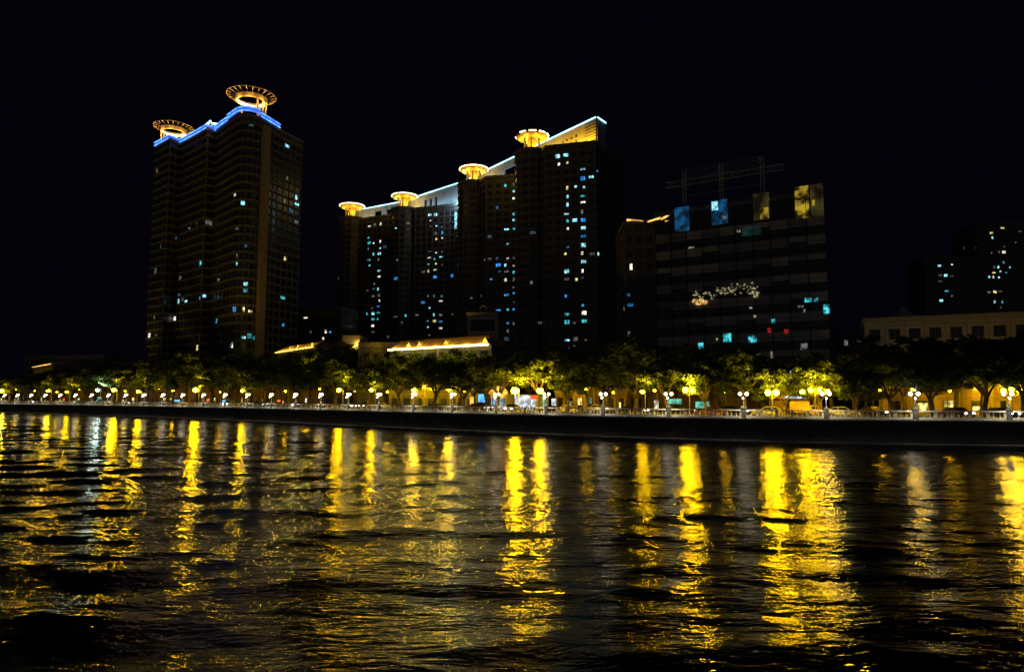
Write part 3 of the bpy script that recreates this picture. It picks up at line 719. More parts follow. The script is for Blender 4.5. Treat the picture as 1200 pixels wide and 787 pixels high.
for j in range(10):
    z1 = top-j*fl
    if z1-2.1 < LZ+3: break
    for k in range(NB):
        mb = MB(Bg); 
        hgt = 2.1 if rg.random() < .82 else 1.3
        mb.box(gpt((k+.5)*bw, .12, z1-hgt), bw-.10, .24, hgt, gang)
        lightp = rg.random() < (.75 if k > 1 else .5)
        if cnt < 100: mb.build('panel', M['spandrel' if lightp else 'spandrel2'], gl)
        cnt += 1
mb = MB(Bg)
for k in range(NB+1): mb.box(gpt(k*bw, .2, LZ), .12, .4, 48, gang)
for j in range(22): mb.box(gpt(GL/2, .14, LZ+1+j*2.15), GL, .28, .07, gang)
mb.build('mullion', M['iron'], gl)
# lit rooms of the top storeys
def room(px0, px1, z0, z1, mt, lb, depth=.3):
    def u_of(px):
        best = min(range(0, 2001), key=lambda i: abs(proj(*gpt(GL*i/1800, 0, 50))[0]-px)); return GL*best/1800
    u0, u1 = u_of(px0), u_of(px1); mb = MB(Bg); mb.box(gpt((u0+u1)/2, depth, z0), u1-u0, .12, z1-z0, gang)
    return mb.build('lit_room', M[mt], gl, label=lb)
room(791, 808, 46.5, 52.6, 'boxblue', 'glazed room lit deep blue'); room(834, 853, 47.0, 53.0, 'boxblue', 'glazed room lit blue with a cyan patch')
room(835, 842, 50.6, 52.7, 'w_cyan', 'bright cyan patch of the blue room', .45)
room(845, 851, 48.2, 49.0, 'w_dim', 'dim strip in the blue room', .45)
room(883, 902, 46.8, 53.2, 'boxdim', 'dim olive room'); room(891, 901, 47.0, 49.6, 'boxyel', 'yellow lamp glow in the olive room', .45)
room(932, 948, 46.0, 53.4, 'boxyel', 'yellow lit stair room'); room(950, 965, 46.0, 53.4, 'boxdim', 'dim yellow corner room')
room(952, 955, 48.5, 49.8, 'boxyel', 'small yellow lamp behind the glass', .45); room(869, 891, 43.4, 45.6, 'boxteal', 'teal lit band of glass') if M.setdefault('boxteal', emis('teal_room', (.05, .20, .22), .12, .6, .4)) else None
for (px0, px1, z0, z1, mt) in [(806, 813, 42, 42.3, 'w_soft'), (863, 867, 44.5, 45, 'w_soft'), (873, 882, 18.2, 19.6, 'w_teal'), (815, 821, 17.2, 18.6, 'w_teal'), (875, 880, 19, 19.8, 'w_teal'), (882, 886, 15.0, 15.6, 'w_soft'), (892, 895, 13.3, 14.3, 'w_soft'), (898, 900, 13.0, 16, 'w_soft'), (903, 909, 13.0, 13.6, 'w_soft'), (840, 851, 12.0, 13.2, 'w_teal'), (842, 849, 13.8, 14.6, 'w_teal'), (844, 853, 18.6, 20.6, 'w_teal'), (836, 838, 19, 19.6, 'w_soft'), (895, 899, 20.3, 21.4, 'w_softred'), (914, 919, 20.0, 20.9, 'w_softred'), (900, 904, 22.5, 23.4, 'w_teal'), (875, 878, 26, 26.5, 'w_soft'), (880, 882, 24, 24.6, 'w_soft'), (939, 947, 26.8, 27.7, 'w_teal'), (950, 954, 26.8, 27.6, 'w_teal'), (931, 937, 25.7, 26.2, 'w_dim'), (937, 939, 24.6, 25.2, 'w_soft'), (960, 967, 24.0, 26.0, 'w_teal'), (932, 940, 16.2, 17.6, 'w_dim')]:
    mb_ = room(px0, px1, z0, z1, mt, None)
    mb_.name = 'window'; mb_['label'] = 'small lit pane behind the curtain wall'
# curly golden reflections in the glass, put in as small glowing boxes
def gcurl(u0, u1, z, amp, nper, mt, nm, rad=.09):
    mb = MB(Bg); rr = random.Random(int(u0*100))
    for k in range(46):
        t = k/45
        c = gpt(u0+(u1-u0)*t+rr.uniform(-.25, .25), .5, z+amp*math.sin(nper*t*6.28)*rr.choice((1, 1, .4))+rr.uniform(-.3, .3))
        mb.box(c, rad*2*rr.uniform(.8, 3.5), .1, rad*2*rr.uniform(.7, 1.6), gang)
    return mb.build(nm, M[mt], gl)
M['curl'] = emis('glass_reflection', (.75, .66, .34), .34, .95, 1.6); M['curl2'] = emis('glass_reflection_orange', (1, .55, .15), .6, .8, 1.5)
gcurl(GL*.24, GL*.37, 30.0, .9, 2, 'curl', 'glass_reflection'); gcurl(GL*.38, GL*.48, 30.6, .8, 3, 'curl', 'glass_reflection'); gcurl(GL*.46, GL*.62, 30.9, 1.1, 4, 'curl', 'glass_reflection', .07)
gcurl(GL*.24, GL*.31, 28.4, .35, 2, 'curl2', 'glass_reflection', .16); gcurl(GL*.58, GL*.62, 29.6, .9, 1, 'curl', 'glass_reflection', .12)
# roof frame for a hoarding
bf = thing('billboard_frame', 'empty steel hoarding frame standing on the roof of the glass office block', 'frame', gpt(GL/2, -4, 52.2)); Bb = tuple(bf.location)
fa, fb = np.array(gpt(GL*-.02, -3, 59)), np.array(gpt(GL*.72, -3, 59))
def fpt(t, z): p = fa+(fb-fa)*t; return (float(p[0]), float(p[1]), z)
tt = [min([i/400 for i in range(401)], key=lambda t: abs(proj(*fpt(t, 60))[0]-px)) for px in (802, 845, 893)]
for t in tt:
    mb = MB(Bb)
    for dx in (-.4, .4):
        x, y, z = fpt(t, 51.5); mb.tube([(x+dx*e[0], y+dx*e[1], z), (x+dx*e[0], y+dx*e[1], 63.2)], .12, 4)
    for k in range(14):
        x, y, _ = fpt(t, 0); s_ = 1 if k % 2 else -1
        mb.tube([(x-.4*s_*e[0], y-.4*s_*e[1], 51.6+k*.8), (x+.4*s_*e[0], y+.4*s_*e[1], 52.4+k*.8)], .07, 4)
    mb.build('post', M['greysteel'], bf)
mb = MB(Bb); ta = [min([i/400 for i in range(-40, 441)], key=lambda t: abs(proj(*fpt(t, 60))[0]-px)) for px in (780, 918)]
for z in (59.0, 60.4): mb.tube([fpt(ta[0], z), fpt(ta[1], z)], .13, 4)
for k in range(40):
    t = ta[0]+(ta[1]-ta[0])*k/39; mb.tube([fpt(t, 59.0), fpt(t+(ta[1]-ta[0])/78*(1 if k < 39 else 0), 60.4)], .07, 4)
mb.build('truss', M['greysteel'], bf)
for z in (61.0, 61.7, 62.4, 63.1):
    mb = MB(Bb); mb.tube([fpt(tt[0], z), fpt(tt[2], z)], .05, 4); mb.build('rail', M['greysteel'], bf)
mb = MB(Bb); mb.tube([fpt(tt[0], 56.2), fpt(tt[2], 56.4)], .07, 4); mb.build('rail', M['greysteel'], bf)
# annex at its left
an = thing('office_annex', 'dark block left of the glass office with golden lights on its roof edge', 'building', (33, 176, LZ)); mb = MB(tuple(an.location)); W = []
facade(mb, W, [(28.9, 173), (36.2, 170.2), (36.2, 190), (30, 192)], LZ, 49.5, 3.4, 2.4, M['slab'], M['slabtrim'], first=2); mb.build('wall', parent=an)
place_windows(an, W, [(739, 274, 'w_dim'), (745.5, 286, 'w_white'), (740, 303, 'w_dim'), (739, 316, 'w_white'), (740, 320, 'w_teal'), (741, 345, 'w_blue'), (743, 357, 'w_blue'), (735, 358, 'w_white'), (745, 363, 'w_red'), (742, 387, 'w_dim'), (756, 310, 'w_white')], maxn=100)
mb = MB(tuple(an.location))
for a_, b_, za, zb_ in (((29.5, 172.4), (33.5, 171), 50.9, 50.2), ((34.5, 170.5), (37.5, 169.4), 49.9, 50.6), ((37.6, 169.2), (40.6, 168), 50.2, 51.6), ((38.6, 168.9), (40.9, 168), 49.6, 49.9)):
    mb.tube([(*a_, za), (*b_, zb_)], .28, 5)
mb.build('roof_light', M['neonor'], an)

# ---------------------------------------------------------------- low buildings
def house(label, cat, p0, p1, depth, z1, wall, trim, fh=3.2, bay=3.4, lit=(), name='house', maxn=60, z0=LZ, roofh=0, first=0, wf=.42, hf=.5):
    p0 = np.array(p0, float); p1 = np.array(p1, float); ee = p1-p0; L_ = np.linalg.norm(ee); ee /= L_; n2 = np.array((-ee[1], ee[0])); n2 = n2 if n2[1] > 0 else -n2
    poly = ccw([tuple(p0), tuple(p1), tuple(p1+n2*depth), tuple(p0+n2*depth)])
    h = thing(name, label, cat, (float(p0[0]), float(p0[1]), z0)); mb = MB(tuple(h.location)); W = []
    facade(mb, W, poly, z0, z1, fh, bay, wall, trim, led=.18, ledh=.25, pier=.12, wfrac=wf, hfrac=hf, first=first)
    mb.build('wall', parent=h)
    if roofh:
        q = offs(poly, .7); c = [tuple(p0+n2*depth/2+ee*depth/2), tuple(p1+n2*depth/2-ee*depth/2)]; z = z1+1.02
        order = sorted(range(4), key=lambda i: (q[i][0]-p0[0])*ee[0]+(q[i][1]-p0[1])*ee[1])
        r = MB(tuple(h.location)); A, B_ = (*c[0], z+roofh), (*c[1], z+roofh)
        l = sorted(order[:2], key=lambda i: (q[i][0]-p0[0])*n2[0]+(q[i][1]-p0[1])*n2[1]); rr = sorted(order[2:], key=lambda i: (q[i][0]-p0[0])*n2[0]+(q[i][1]-p0[1])*n2[1])
        lf_, lb_, rf_, rb_ = [(*q[i], z) for i in (l[0], l[1], rr[0], rr[1])]
        r.raw([lf_, rf_, rb_, lb_, A, B_], [(0, 1, 5, 4), (1, 2, 5), (2, 3, 4, 5), (3, 0, 4), (3, 2, 1, 0)]); r.build('roof', M['tile'], h)
    place_windows(h, W, lit, maxn=maxn, tol=9)
    return h, W
# cream five-storey block on the right
pa, pb = G(1013, 374, 21), G(1210, 366, 21)
hb, _ = house('cream five-storey block behind the trees on the right, its right half lit amber', 'building', pa, pb, 14, 20.2, M['cream'], M['trim'], 3.3, 3.6, [(1031, 381, 'w_white'), (1062, 385, 'w_teal'), (1110, 381, 'w_white')], maxn=80, wf=.55, hf=.6)
mb = MB(tuple(hb.location)); c = G(1068, 366, 22)
mb.raw([(c[0]-2.4, c[1]+1, 21.0), (c[0]+2.4, c[1]+1, 21.0), (c[0]+2.4, c[1]+5.4, 21.0), (c[0]-2.4, c[1]+5.4, 21.0), (c[0], c[1]+3.2, 23.6)], [(0, 1, 4), (1, 2, 4), (2, 3, 4), (3, 0, 4), (3, 2, 1, 0)]); mb.build('skylight', M['grey'], hb)
# beige box building and small block by the restaurant
h2, _ = house('narrow beige block with open balconies right of the neon-roofed restaurant', 'building', G(548, 366, 27), G(583, 366, 27), 12, 26, M['cream'], M['trim'], 4.6, 7.5, [], maxn=20, wf=.8, hf=.62)
mb = MB(tuple(h2.location)); c = G(566, 362, 28); mb.tube([(c[0]+.9*math.cos(t*.5236), c[1]+2, 28.2+.9*math.sin(t*.5236)) for t in range(12)], .15, 5, closed=True); mb.build('roof_hoop', M['trim'], h2)
h3, _ = house('small beige rooftop block left of the neon-roofed restaurant', 'building', G(403, 393, 21), G(421, 393, 21), 9, 20, M['grey'], M['cream'], 4.2, 5, [], maxn=12)
h4, _ = house('long low beige block behind the neon-roofed restaurant', 'building', G(421, 399, 19), G(475, 399, 19), 9, 17.6, M['slab'], M['slabtrim'], 3.4, 4, [], maxn=20)
# restaurant
def neon_roof(label, pxl, pyl, pxr, pyr, z, rise, segs, gables, depth=7, bright='neonyel', power=260, wallm='slab'):
    p0 = np.array(G(pxl, pyl, z)); p1 = np.array(G(pxr, pyr, z)); ee = p1-p0; L_ = np.linalg.norm(ee); ee /= L_; n2 = np.array((-ee[1], ee[0])); n2 = n2 if n2[1] > 0 else -n2
    h = thing('restaurant', label, 'building', (float(p0[0]), float(p0[1]), LZ)); b0 = tuple(h.location)
    poly = ccw([tuple(p0+n2*.8), tuple(p1+n2*.8), tuple(p1+n2*depth), tuple(p0+n2*depth)])
    mb = MB(b0); W = []; facade(mb, W, poly, LZ, z-.1, 3.3, 3.6, M[wallm], M['slabtrim'], led=.15, ledh=.2, pier=.12, roof=False); mb.build('wall', parent=h)
    place_windows(h, W, [], maxn=40)
    A = [(*p0, z), (*p1, z), (*(p1+n2*depth), z), (*(p0+n2*depth), z)]
    ins = min(L_*.3, 2.5)
    rA = (*(p0+n2*depth/2+ee*ins), z+rise); rB = (*(p1+n2*depth/2-ee*ins), z+rise)
    mb = MB(b0); mb.raw(A+[rA, rB], [(0, 1, 5, 4), (1, 2, 5), (2, 3, 4, 5), (3, 0, 4), (3, 2, 1, 0)])
    nr = int(L_/.8)
    for k in range(1, nr):
        a = p0+ee*(k*L_/nr); b_ = a+n2*depth/2; mb.tube([(*a, z+.08), (*b_, z+rise*.98)], .09, 4)
    rf = mb.build('roof', M['tile'], h)
    for k in range(segs):
        a = p0+ee*(L_*k/segs+.12)-n2*.12; b_ = p0+ee*(L_*(k+1)/segs-.12)-n2*.12
        mb = MB(b0); mb.tube([(*a, z-.08), (*b_, z-.08)], .22, 6); mb.build('neon_tube', M[bright], h)
    for g in gables:
        c = p0+ee*g*L_+n2*.6; mb = MB(b0); w = .9
        a = c-ee*w; b_ = c+ee*w; bk = c+n2*2
        mb.raw([(*a, z+.25), (*b_, z+.25), (*c, z+1.5), (*(c+n2*2.2), z+1.4), (*(a+n2*2.2), z+.8), (*(b_+n2*2.2), z+.8)], [(0, 1, 2), (1, 5, 3, 2), (0, 2, 3, 4)]); mb.build('gable', M['trim'], rf)
    for k in range(max(2, int(L_/4))):
        c = p0+ee*L_*(k+.5)/max(2, int(L_/4))-n2*.7; pointlight('roof_lamp', (c[0], c[1], z+.55), (1, .68, .07), power, h, .12)
    return h
neon_roof('restaurant with a long tiled roof outlined in bright yellow neon above the trees', 455, 409.5, 573, 403, 16.5, 2.2, 6, (.2, .31, .58, .95), power=420)
neon_roof('small yellow neon-edged roof just right of the tall left tower', 323, 413, 368, 406, 19.5, 1.9, 4, (.35, .55, .9), bright='neonor', power=420)
neon_roof('short yellow neon-edged roof below the leftmost joined tower', 413, 406, 437, 413, 18, 1.7, 2, (.2, .5, .8), bright='neonor', power=380)
neon_roof('far low roof outlined by a thin orange light string at the far left', 38, 430, 60, 426, 22, 1.2, 2, (), bright='neonor', power=100)

# house row on the street
def srow(px0, px1, off, z1, wall, label, bay=3.4, fh=2.9, depth=9, lit=(), cat='building', maxn=24, trim=None, **k):
    off += 3; trim = trim or ('trim' if wall == 'ochre' else 'brown')
    a = Q(Sof(px0, off), off); b_ = Q(Sof(px1, off), off)
    lit = list(lit)+[(RW.uniform(px0, px1), RW.uniform(455, 474), RW.choice(('w_yel', 'w_yel', 'w_white', 'w_dim', 'w_teal'))) for _ in range(int((px1-px0)/11))]
    return house(label, cat, a[:2], b_[:2], depth, z1, M[wall], M[trim], fh, bay, lit, maxn=maxn, **k)[0]
ob = srow(1032, 1230, 19.5, 9.6, 'ochre', 'long ochre building with a pillared ground floor on the right', 3.6, 2.9, lit=[(1084, 476, 'w_yel'), (1115, 476, 'w_yel'), (1147, 476, 'w_yel'), (1178, 476, 'w_yel')], maxn=40)
srow(835, 905, 20, 8.4, 'brown', 'dim brown shop house with two glowing awnings left of the lit pavilion')
srow(760, 832, 20, 8.0, 'brown', 'brown two-storey house behind the blazing pair of lamps')
srow(652, 697, 18, 6.6, 'ochre', 'low ochre board wall with a flat top right of the kiosk', 2.2, 3.4)
srow(699, 746, 18.5, 6.3, 'ochre', 'low ochre board wall with a gap at its right, under the dark trees', 2.2, 3.2)
srow(478, 550, 19, 9.2, 'ochre', 'ochre arcade building lit yellow below the restaurant', 3.0, 3.1, lit=[(485, 472, 'w_yel'), (505, 465, 'w_yel'), (520, 472, 'w_yel')])
srow(400, 470, 21, 9.0, 'brown', 'brown shop house between the ochre arcade and the two bright lamps', lit=[(430, 470, 'w_yel'), (455, 472, 'w_yel')])
srow(318, 392, 21, 8.0, 'brown', 'brown shop house with glowing awning right of the tall left tower', lit=[(335, 470, 'w_yel'), (352, 470, 'w_yel')])
srow(235, 312, 21, 8.2, 'brown', 'wide brown shop house under the tall left tower', lit=[(250, 470, 'w_yel')])
srow(170, 232, 21, 8.2, 'brown', 'brown shop house left of the very bright sodium lamp', lit=[(190, 470, 'w_yel')])
srow(90, 166, 21, 8.2, 'brown', 'long brown house behind the greenish street lamp', lit=[(115, 470, 'w_teal')])
srow(0, 86, 21, 8.2, 'grey', 'grey low house row at the left edge', lit=[(20, 470, 'w_yel'), (50, 470, 'w_yel')])
# tall dark backdrop buildings
def back(label, p0, p1, depth, z1, lit, maxn=100, fh=3.2, bay=3.4, name='apartment_block'):
    return house(label, 'building', p0, p1, depth, z1, M['slab'], M['slabtrim'], fh, bay, lit, maxn=maxn, name=name, wf=.6, first=4)[0]
back('far dark apartment tower at the right edge with cyan windows', (300*1.0, 433), (372, 426), 30, Zat(262, 430), [(1163, 270, 'w_yel'), (1175, 269, 'w_yel'), (1162, 275, 'w_cyan'), (1163, 294, 'w_dim'), (1176, 292, 'w_dim'), (1178, 297, 'w_white'), (1162, 311, 'w_dim'), (1169, 310.5, 'w_cyan'), (1180, 309, 'w_teal'), (1164, 317, 'w_yel'), (1171, 316, 'w_yel'), (1183, 315, 'w_cyan'), (1178, 316, 'w_teal'), (1165, 322, 'w_white'), (1172, 322, 'w_cyan'), (1155, 324, 'w_cyan'), (1138, 323.5, 'w_blue'), (1190, 285, 'w_dim'), (1198, 273, 'w_dim'), (1149, 343, 'w_teal'), (1159, 343, 'w_dim'), (1167, 342, 'w_yel'), (1173, 341, 'w_dim'), (1166, 353, 'w_cyan'), (1173, 353, 'w_teal'), (1132, 290, 'w_dim')])
back('far dark apartment block with a few cyan windows, just left of the right edge tower', (262, 428), (293, 424), 26, Zat(303, 426), [(1103, 313, 'w_cyan'), (1113, 310.5, 'w_white'), (1098, 322, 'w_dim'), (1103.5, 321.5, 'w_cyan'), (1118, 324, 'w_dim'), (1106, 340, 'w_teal'), (1120, 348, 'w_dim'), (1099.5, 351, 'w_cyan'), (1104, 331, 'w_dim')], maxn=70)
back('dark mid-rise block between the left tower and the joined towers', (-105, 330), (-82, 326), 20, Zat(362, 328), [(361, 368, 'w_white'), (369, 386, 'w_dim'), (383.5, 385, 'w_white'), (390, 387, 'w_blue'), (378, 400, 'w_dim'), (382, 400, 'w_white')], maxn=40)
back('low dark block far left beyond the trees', (-300, 420), (-245, 410), 20, Zat(418, 415), [(53, 404, 'w_dim'), (66, 402, 'w_dim'), (10, 426, 'w_white')], maxn=30)
back('low dark block left of the tall left tower', (-235, 405), (-190, 398), 20, Zat(425, 400), [(111, 413, 'w_white')], maxn=30)
back('dark slab behind the trees between the joined towers and the glass office', (42, 240), (56, 236), 16, Zat(400, 238), [], maxn=20)
back('dark low block right of the glass office with four pale lights', (92, 190), (110, 184), 16, Zat(392, 187), [(990, 396, 'w_dim'), (999.5, 397.5, 'w_cyan'), (1008, 396, 'w_dim'), (1001, 406, 'w_blue')], maxn=20)

# ---------------------------------------------------------------- kiosks, signs and the pavilion by the road
def locq(px, off): return Q(Sof(px, off), off)
def kiosk(px0, px1, off, h, label, front_m, sign_m, wall='white', inside='shopint', name='kiosk', awn=None):
    x0, y0, _ = locq(px0, off); x1, y1, _ = locq(px1, off); L_ = math.dist((x0, y0), (x1, y1)); an_ = math.atan2(y1-y0, x1-x0)
    k = thing(name, label, 'kiosk', ((x0+x1)/2, (y0+y1)/2, LZ+.12), rz=an_)
    mb = MB(); mb.box((0, 1.5, 0), L_, 2.8, h, 0); mb.build('wall', M[wall], k)
    mb = MB(); mb.box((0, 1.45, h), L_+.5, 3.3, .18, 0); mb.build('roof', M['steel'], k)
    mb = MB(); n = max(2, int(L_/1.1))
    for i in range(n): mb.box((-L_/2+(i+.5)*L_/n, .06, .35), L_/n-.16, .12, h-1.15, 0)
    mb.build('shop_window', M[front_m], k)
    mb = MB(); mb.box((0, .02, h-.72), L_*.96, .2, .6, 0); sg = mb.build('sign', M[sign_m], k)
    return k
k1 = kiosk(603, 621, 16.5, 3.0, 'kiosk with pale blue lit windows left of the red sign', 'shopwhite', 'shopwhite')
k2 = kiosk(621.5, 632, 16.5, 2.9, 'kiosk with a glowing red sign over its lit windows', 'shopwhite', 'shopred')
k3 = kiosk(575, 592, 16.5, 3.2, 'kiosk with an orange canopy over pale blue windows', 'scrdim', 'shopor') if M.setdefault('scrdim', emis('pale_blue_window', (.25, .45, .65), .7, .7, .9)) else None
mb = MB(); x, y, a = locq(584, 15.8)
oc = thing('canopy', 'round orange canopy glowing above the kiosk right of the blue screen', 'canopy', (x, y, LZ+.12), rz=a+math.pi)
mb.lathe((0, 0, 3.1), [(1.9, 0), (1.85, .5), (1.3, 1.2), (.5, 1.6), (.05, 1.7)], 14); mb.build('cover', M['shopor'], oc, smooth=True)
for sx in (-1.5, 1.5):
    mb = MB(); mb.tube([(sx, 0, 0), (sx, 0, 3.2)], .05, 6); mb.build('post', M['steel'], oc)
def panel(px, off, w, z, h, mt, label, name='lit_sign', cat='sign', ang=0, skew=0):
    x, y, a = locq(px, off); r = thing(name, label, cat, (x, y, LZ+.12), rz=a+math.pi+ang)
    mb = MB(); mb.box((0, .06, z-.06), w+.14, .16, h+.12, 0); mb.build('case', M['steel'], r)
    mb = MB(); mb.raw([(-w/2, -.03, z), (w/2, -.03, z), (w/2-skew, -.03, z+h), (-w/2, -.03, z+h)], [(0, 1, 2, 3)]); mb.build('screen', M[mt], r)
    for sx in (-w/2+.1, w/2-.1):
        mb = MB(); mb.tube([(sx, .08, 0), (sx, .08, z)], .05, 6); mb.build('post', M['steel'], r)
    return r
panel(564.5, 12, 1.7, 1.6, 1.5, 'scrblue', 'bright blue lit screen beside the road left of the orange canopy', skew=.35)
panel(649, 13, .95, 1.1, 1.2, 'shopwhite', 'small white lightbox at the left end of the ochre board wall')
panel(553, 14, 1.0, .9, 1.7, 'neonor', 'small orange lit poster left of the blue screen')
panel(637.5, 14, .7, .6, 2.4, 'shopgreen', 'narrow greenish lit column right of the red-sign kiosk')
panel(823, 15, 2.2, .9, 1.0, 'shopgreen', 'teal lit shop board right of the blazing pair of lamps')
panel(790, 15.5, 2.4, 1.5, .8, 'shopgreen', 'dim green board under the twin-globe lamp below the glass office')
panel(117, 15, 2.6, 1.6, .7, 'shopgreen', 'teal shop board below the greenish street lamp')
panel(208, 14, 3.0, 1.0, .5, 'scrblue', 'low blue sign left of the very bright lamp')
panel(262, 14, 2.4, .9, .6, 'scrblue', 'low blue sign right of the very bright lamp')
for px, lb in ((60, 'small red sign board by the road near the left edge'), (75, 'second small red sign board near the left edge'), (244, 'small red sign just right of the very bright lamp'), (327, 'small red sign in front of the awning house')):
    panel(px, 14, 1.3, 1.2, .5, 'shopred', lb)
# lit pavilion
x, y, a = locq(930, 19)
pv = thing('pavilion', 'riverside pavilion glowing yellow under a curved canopy above the truck', 'pavilion', (x, y, LZ+.12), rz=a+math.pi)
mb = MB(); N = 12; w2 = 3.7
top_, bot_ = [], []
for k in range(N+1):
    t = -1+2*k/N; z = 4.6+.9*(1-t*t)+.25*t
    top_.append((t*w2, z))
for (a0, z0_), (a1, z1_) in zip(top_, top_[1:]):
    mb.raw([(a0, -1.2, z0_), (a1, -1.2, z1_), (a1, 2.8, z1_), (a0, 2.8, z0_), (a0, -1.2, z0_+.12), (a1, -1.2, z1_+.12), (a1, 2.8, z1_+.12), (a0, 2.8, z0_+.12)], [(0, 3, 2, 1), (4, 5, 6, 7), (0, 1, 5, 4), (2, 3, 7, 6)])
mb.build('canopy', M['trim'], pv)
mb = MB(); mb.box((0, 2.6, 0), 7.2, .2, 4.5, 0); mb.build('back_wall', M['ochre'], pv)
for sx in (-3.4, 3.4):
    mb = MB(); mb.tube([(sx, -1, 0), (sx, -1, 4.7)], .12, 8); mb.build('post', M['trim'], pv)
mb = MB(); mb.box((0, 0, 2.1), 6.6, 1.2, .25, 0); mb.build('counter', M['brown'], pv)
mb = MB(); mb.raw([(-1.6, -.62, 2.4), (1.9, -.62, 2.4), (1.0, -.62, 2.75), (-.2, -.62, 3.1), (-1.0, -.62, 2.8)], [(0, 1, 2, 3, 4)]); mb.build('light_board', M['shopwhite'], pv)
mb = MB(); mb.lathe((-.3, 0, 5.6), [(.32, 0), (.2, .3), (.1, .5), (.14, .8), (.03, 1.1)], 8); mb.build('finial', M['shopwhite'], pv)
for sx in (-2.6, -.9, .9, 2.6): pointlight('ceiling_lamp', (0, 0, 0), SOD, 240, None, .15).parent = pv
for i_, ch in enumerate([c for c in pv.children if c.type == 'LIGHT']): ch.location = ((-2.6, -.9, .9, 2.6)[i_], .8, 3.9)

# ---------------------------------------------------------------- vehicles
def car_proto(color):
    r = thing('parked_car', '', 'car', (0, 0, 0), 'cars on the riverside road')
    prof = [(-2.2, .35), (-2.25, .75), (-2.1, .92), (-1.55, .98), (-1.0, 1.40), (.35, 1.43), (1.05, 1.0), (1.9, .86), (2.2, .68), (2.22, .35)]
    def shell(mb, prof, w0, w1):
        n = len(prof); vs = []
        for s_ in (-1, 1):
            for x_, z_ in prof: vs.append((x_, s_*(w0 if z_ < 1.0 else w1), z_))
        fs = [tuple(range(n)), tuple(range(2*n-1, n-1, -1))]+[(i, n+i, n+(i+1) % n, (i+1) % n) for i in range(n)]
        mb.raw(vs, fs)
    mb = MB(); shell(mb, prof, .86, .68); mb.build('body', color, r)
    mb = MB()
    for s_ in (-1, 1):
        def sp(x_, z_): t = (z_-.98)/.42; return (x_, s_*((.86-.18*max(0, min(1, t)))+.012), z_)
        for q in ([(-1.42, 1.03), (-.55, 1.03), (-.55, 1.34), (-.98, 1.34)], [(-.45, 1.03), (.80, 1.03), (.36, 1.35), (-.45, 1.35)]):
            f = [sp(*p_) for p_ in q]; mb.face(f if s_ < 0 else f[::-1])
    mb.face([(.40, .62, 1.40), (.40, -.62, 1.40), (1.0, -.78, 1.045), (1.0, .78, 1.045)]); mb.face([(-1.06, -.62, 1.37), (-1.06, .62, 1.37), (-1.52, .76, 1.02), (-1.52, -.76, 1.02)])
    mb.build('glass', M['glass'], r)
    for sx in (-1.4, 1.38):
        for sy in (-.78, .78):
            mb = MB(); mb.tube([(sx, sy-.11, .32), (sx, sy+.11, .32)], .32, 14); w = mb.build('wheel', M['tyre'], r)
            mb = MB(); mb.tube([(sx, sy-.12, .32), (sx, sy+.12, .32)], .19, 10); mb.build('rim', M['rim'], w)
    for sy in (-.6, .6):
        mb = MB(); mb.box((2.19, sy, .60), .08, .34, .16, 0); mb.build('headlight', M['head_off'], r)
        mb = MB(); mb.box((-2.2, sy, .72), .08, .34, .14, 0); mb.build('tail_light', M['tail_off'], r)
    return r
M['head_off'] = mat('lamp_glass', (.5, .5, .5), .2); M['tail_off'] = mat('tail_lamp_glass', (.25, .02, .02), .3)
cols = [('black', (.015, .015, .017)), ('silver', (.45, .45, .46)), ('dark red', (.16, .02, .02)), ('white', (.72, .72, .70)), ('dark blue', (.02, .03, .09))]
cps = [car_proto(mat('car_paint_'+n_.replace(' ', '_'), c_, .3, .3 if n_ == 'silver' else 0, .05)) for n_, c_ in cols]
used_p = set()
spots = [1218, 1172, 1120, 1022, 985, 900, 858, 832, 742, 700, 668, 600, 560, 508, 452, 430, 408, 352, 305, 270, 248, 190, 150, 120, 92, 70, 38, 22]
onn = {1120: 1, 1022: 1, 1172: 1, 668: -1, 600: 1, 430: 1, 352: 1, 305: 0, 92: 1, 270: 1, 70: -1}
for i, px in enumerate(spots):
    ci = (i*3+1) % 5; off = 9.2 if i % 3 else 14.2
    x, y, a = locq(px, off)
    c = cps[ci] if ci not in used_p else copy_tree(cps[ci]); used_p.add(ci)
    c.location = (x, y, LZ+.01); lit_ = onn.get(px, 0)
    c.rotation_euler = (0, 0, a+math.pi*(0 if i % 2 else 1))
    if lit_: c.rotation_euler = (0, 0, a+(math.pi*.62 if lit_ > 0 else math.pi)); c.name = 'car'
    c['label'] = '%s car on the road behind the balustrade, %s car from the right%s' % (cols[ci][0], ordw(i+1), ', headlights on' if lit_ > 0 else ', tail lights on' if lit_ else '')
    if lit_:
        for ch in list(c.children):
            if ch.name.startswith('headlight' if lit_ > 0 else 'tail_light'):
                ch.data = ch.data.copy(); ch.data.materials.clear(); ch.data.materials.append(M['head' if lit_ > 0 else 'tail'])
x, y, a = locq(943, 9.6)
tk = thing('box_truck', 'yellow box truck passing below the lit pavilion', 'truck', (x, y, LZ+.01), rz=a+math.pi)
mb = MB(); mb.box((-1.0, 0, .85), 3.4, 2.0, 1.95, 0); mb.build('cargo_box', M['truckyellow'], tk)
mb = MB(); vs = []; pr_ = [(.75, .55), (.75, 2.15), (1.9, 2.1), (2.5, 1.35), (3.3, 1.15), (3.4, .55)]
for s_ in (-.95, .95): vs += [(x_, s_, z_) for x_, z_ in pr_]
mb.raw(vs, [tuple(range(6)), tuple(range(11, 5, -1))]+[(i, 6+i, 6+(i+1) % 6, (i+1) % 6) for i in range(6)]); cb = mb.build('cab', M['truckyellow'], tk); tk.scale = (.76, .8, .76)
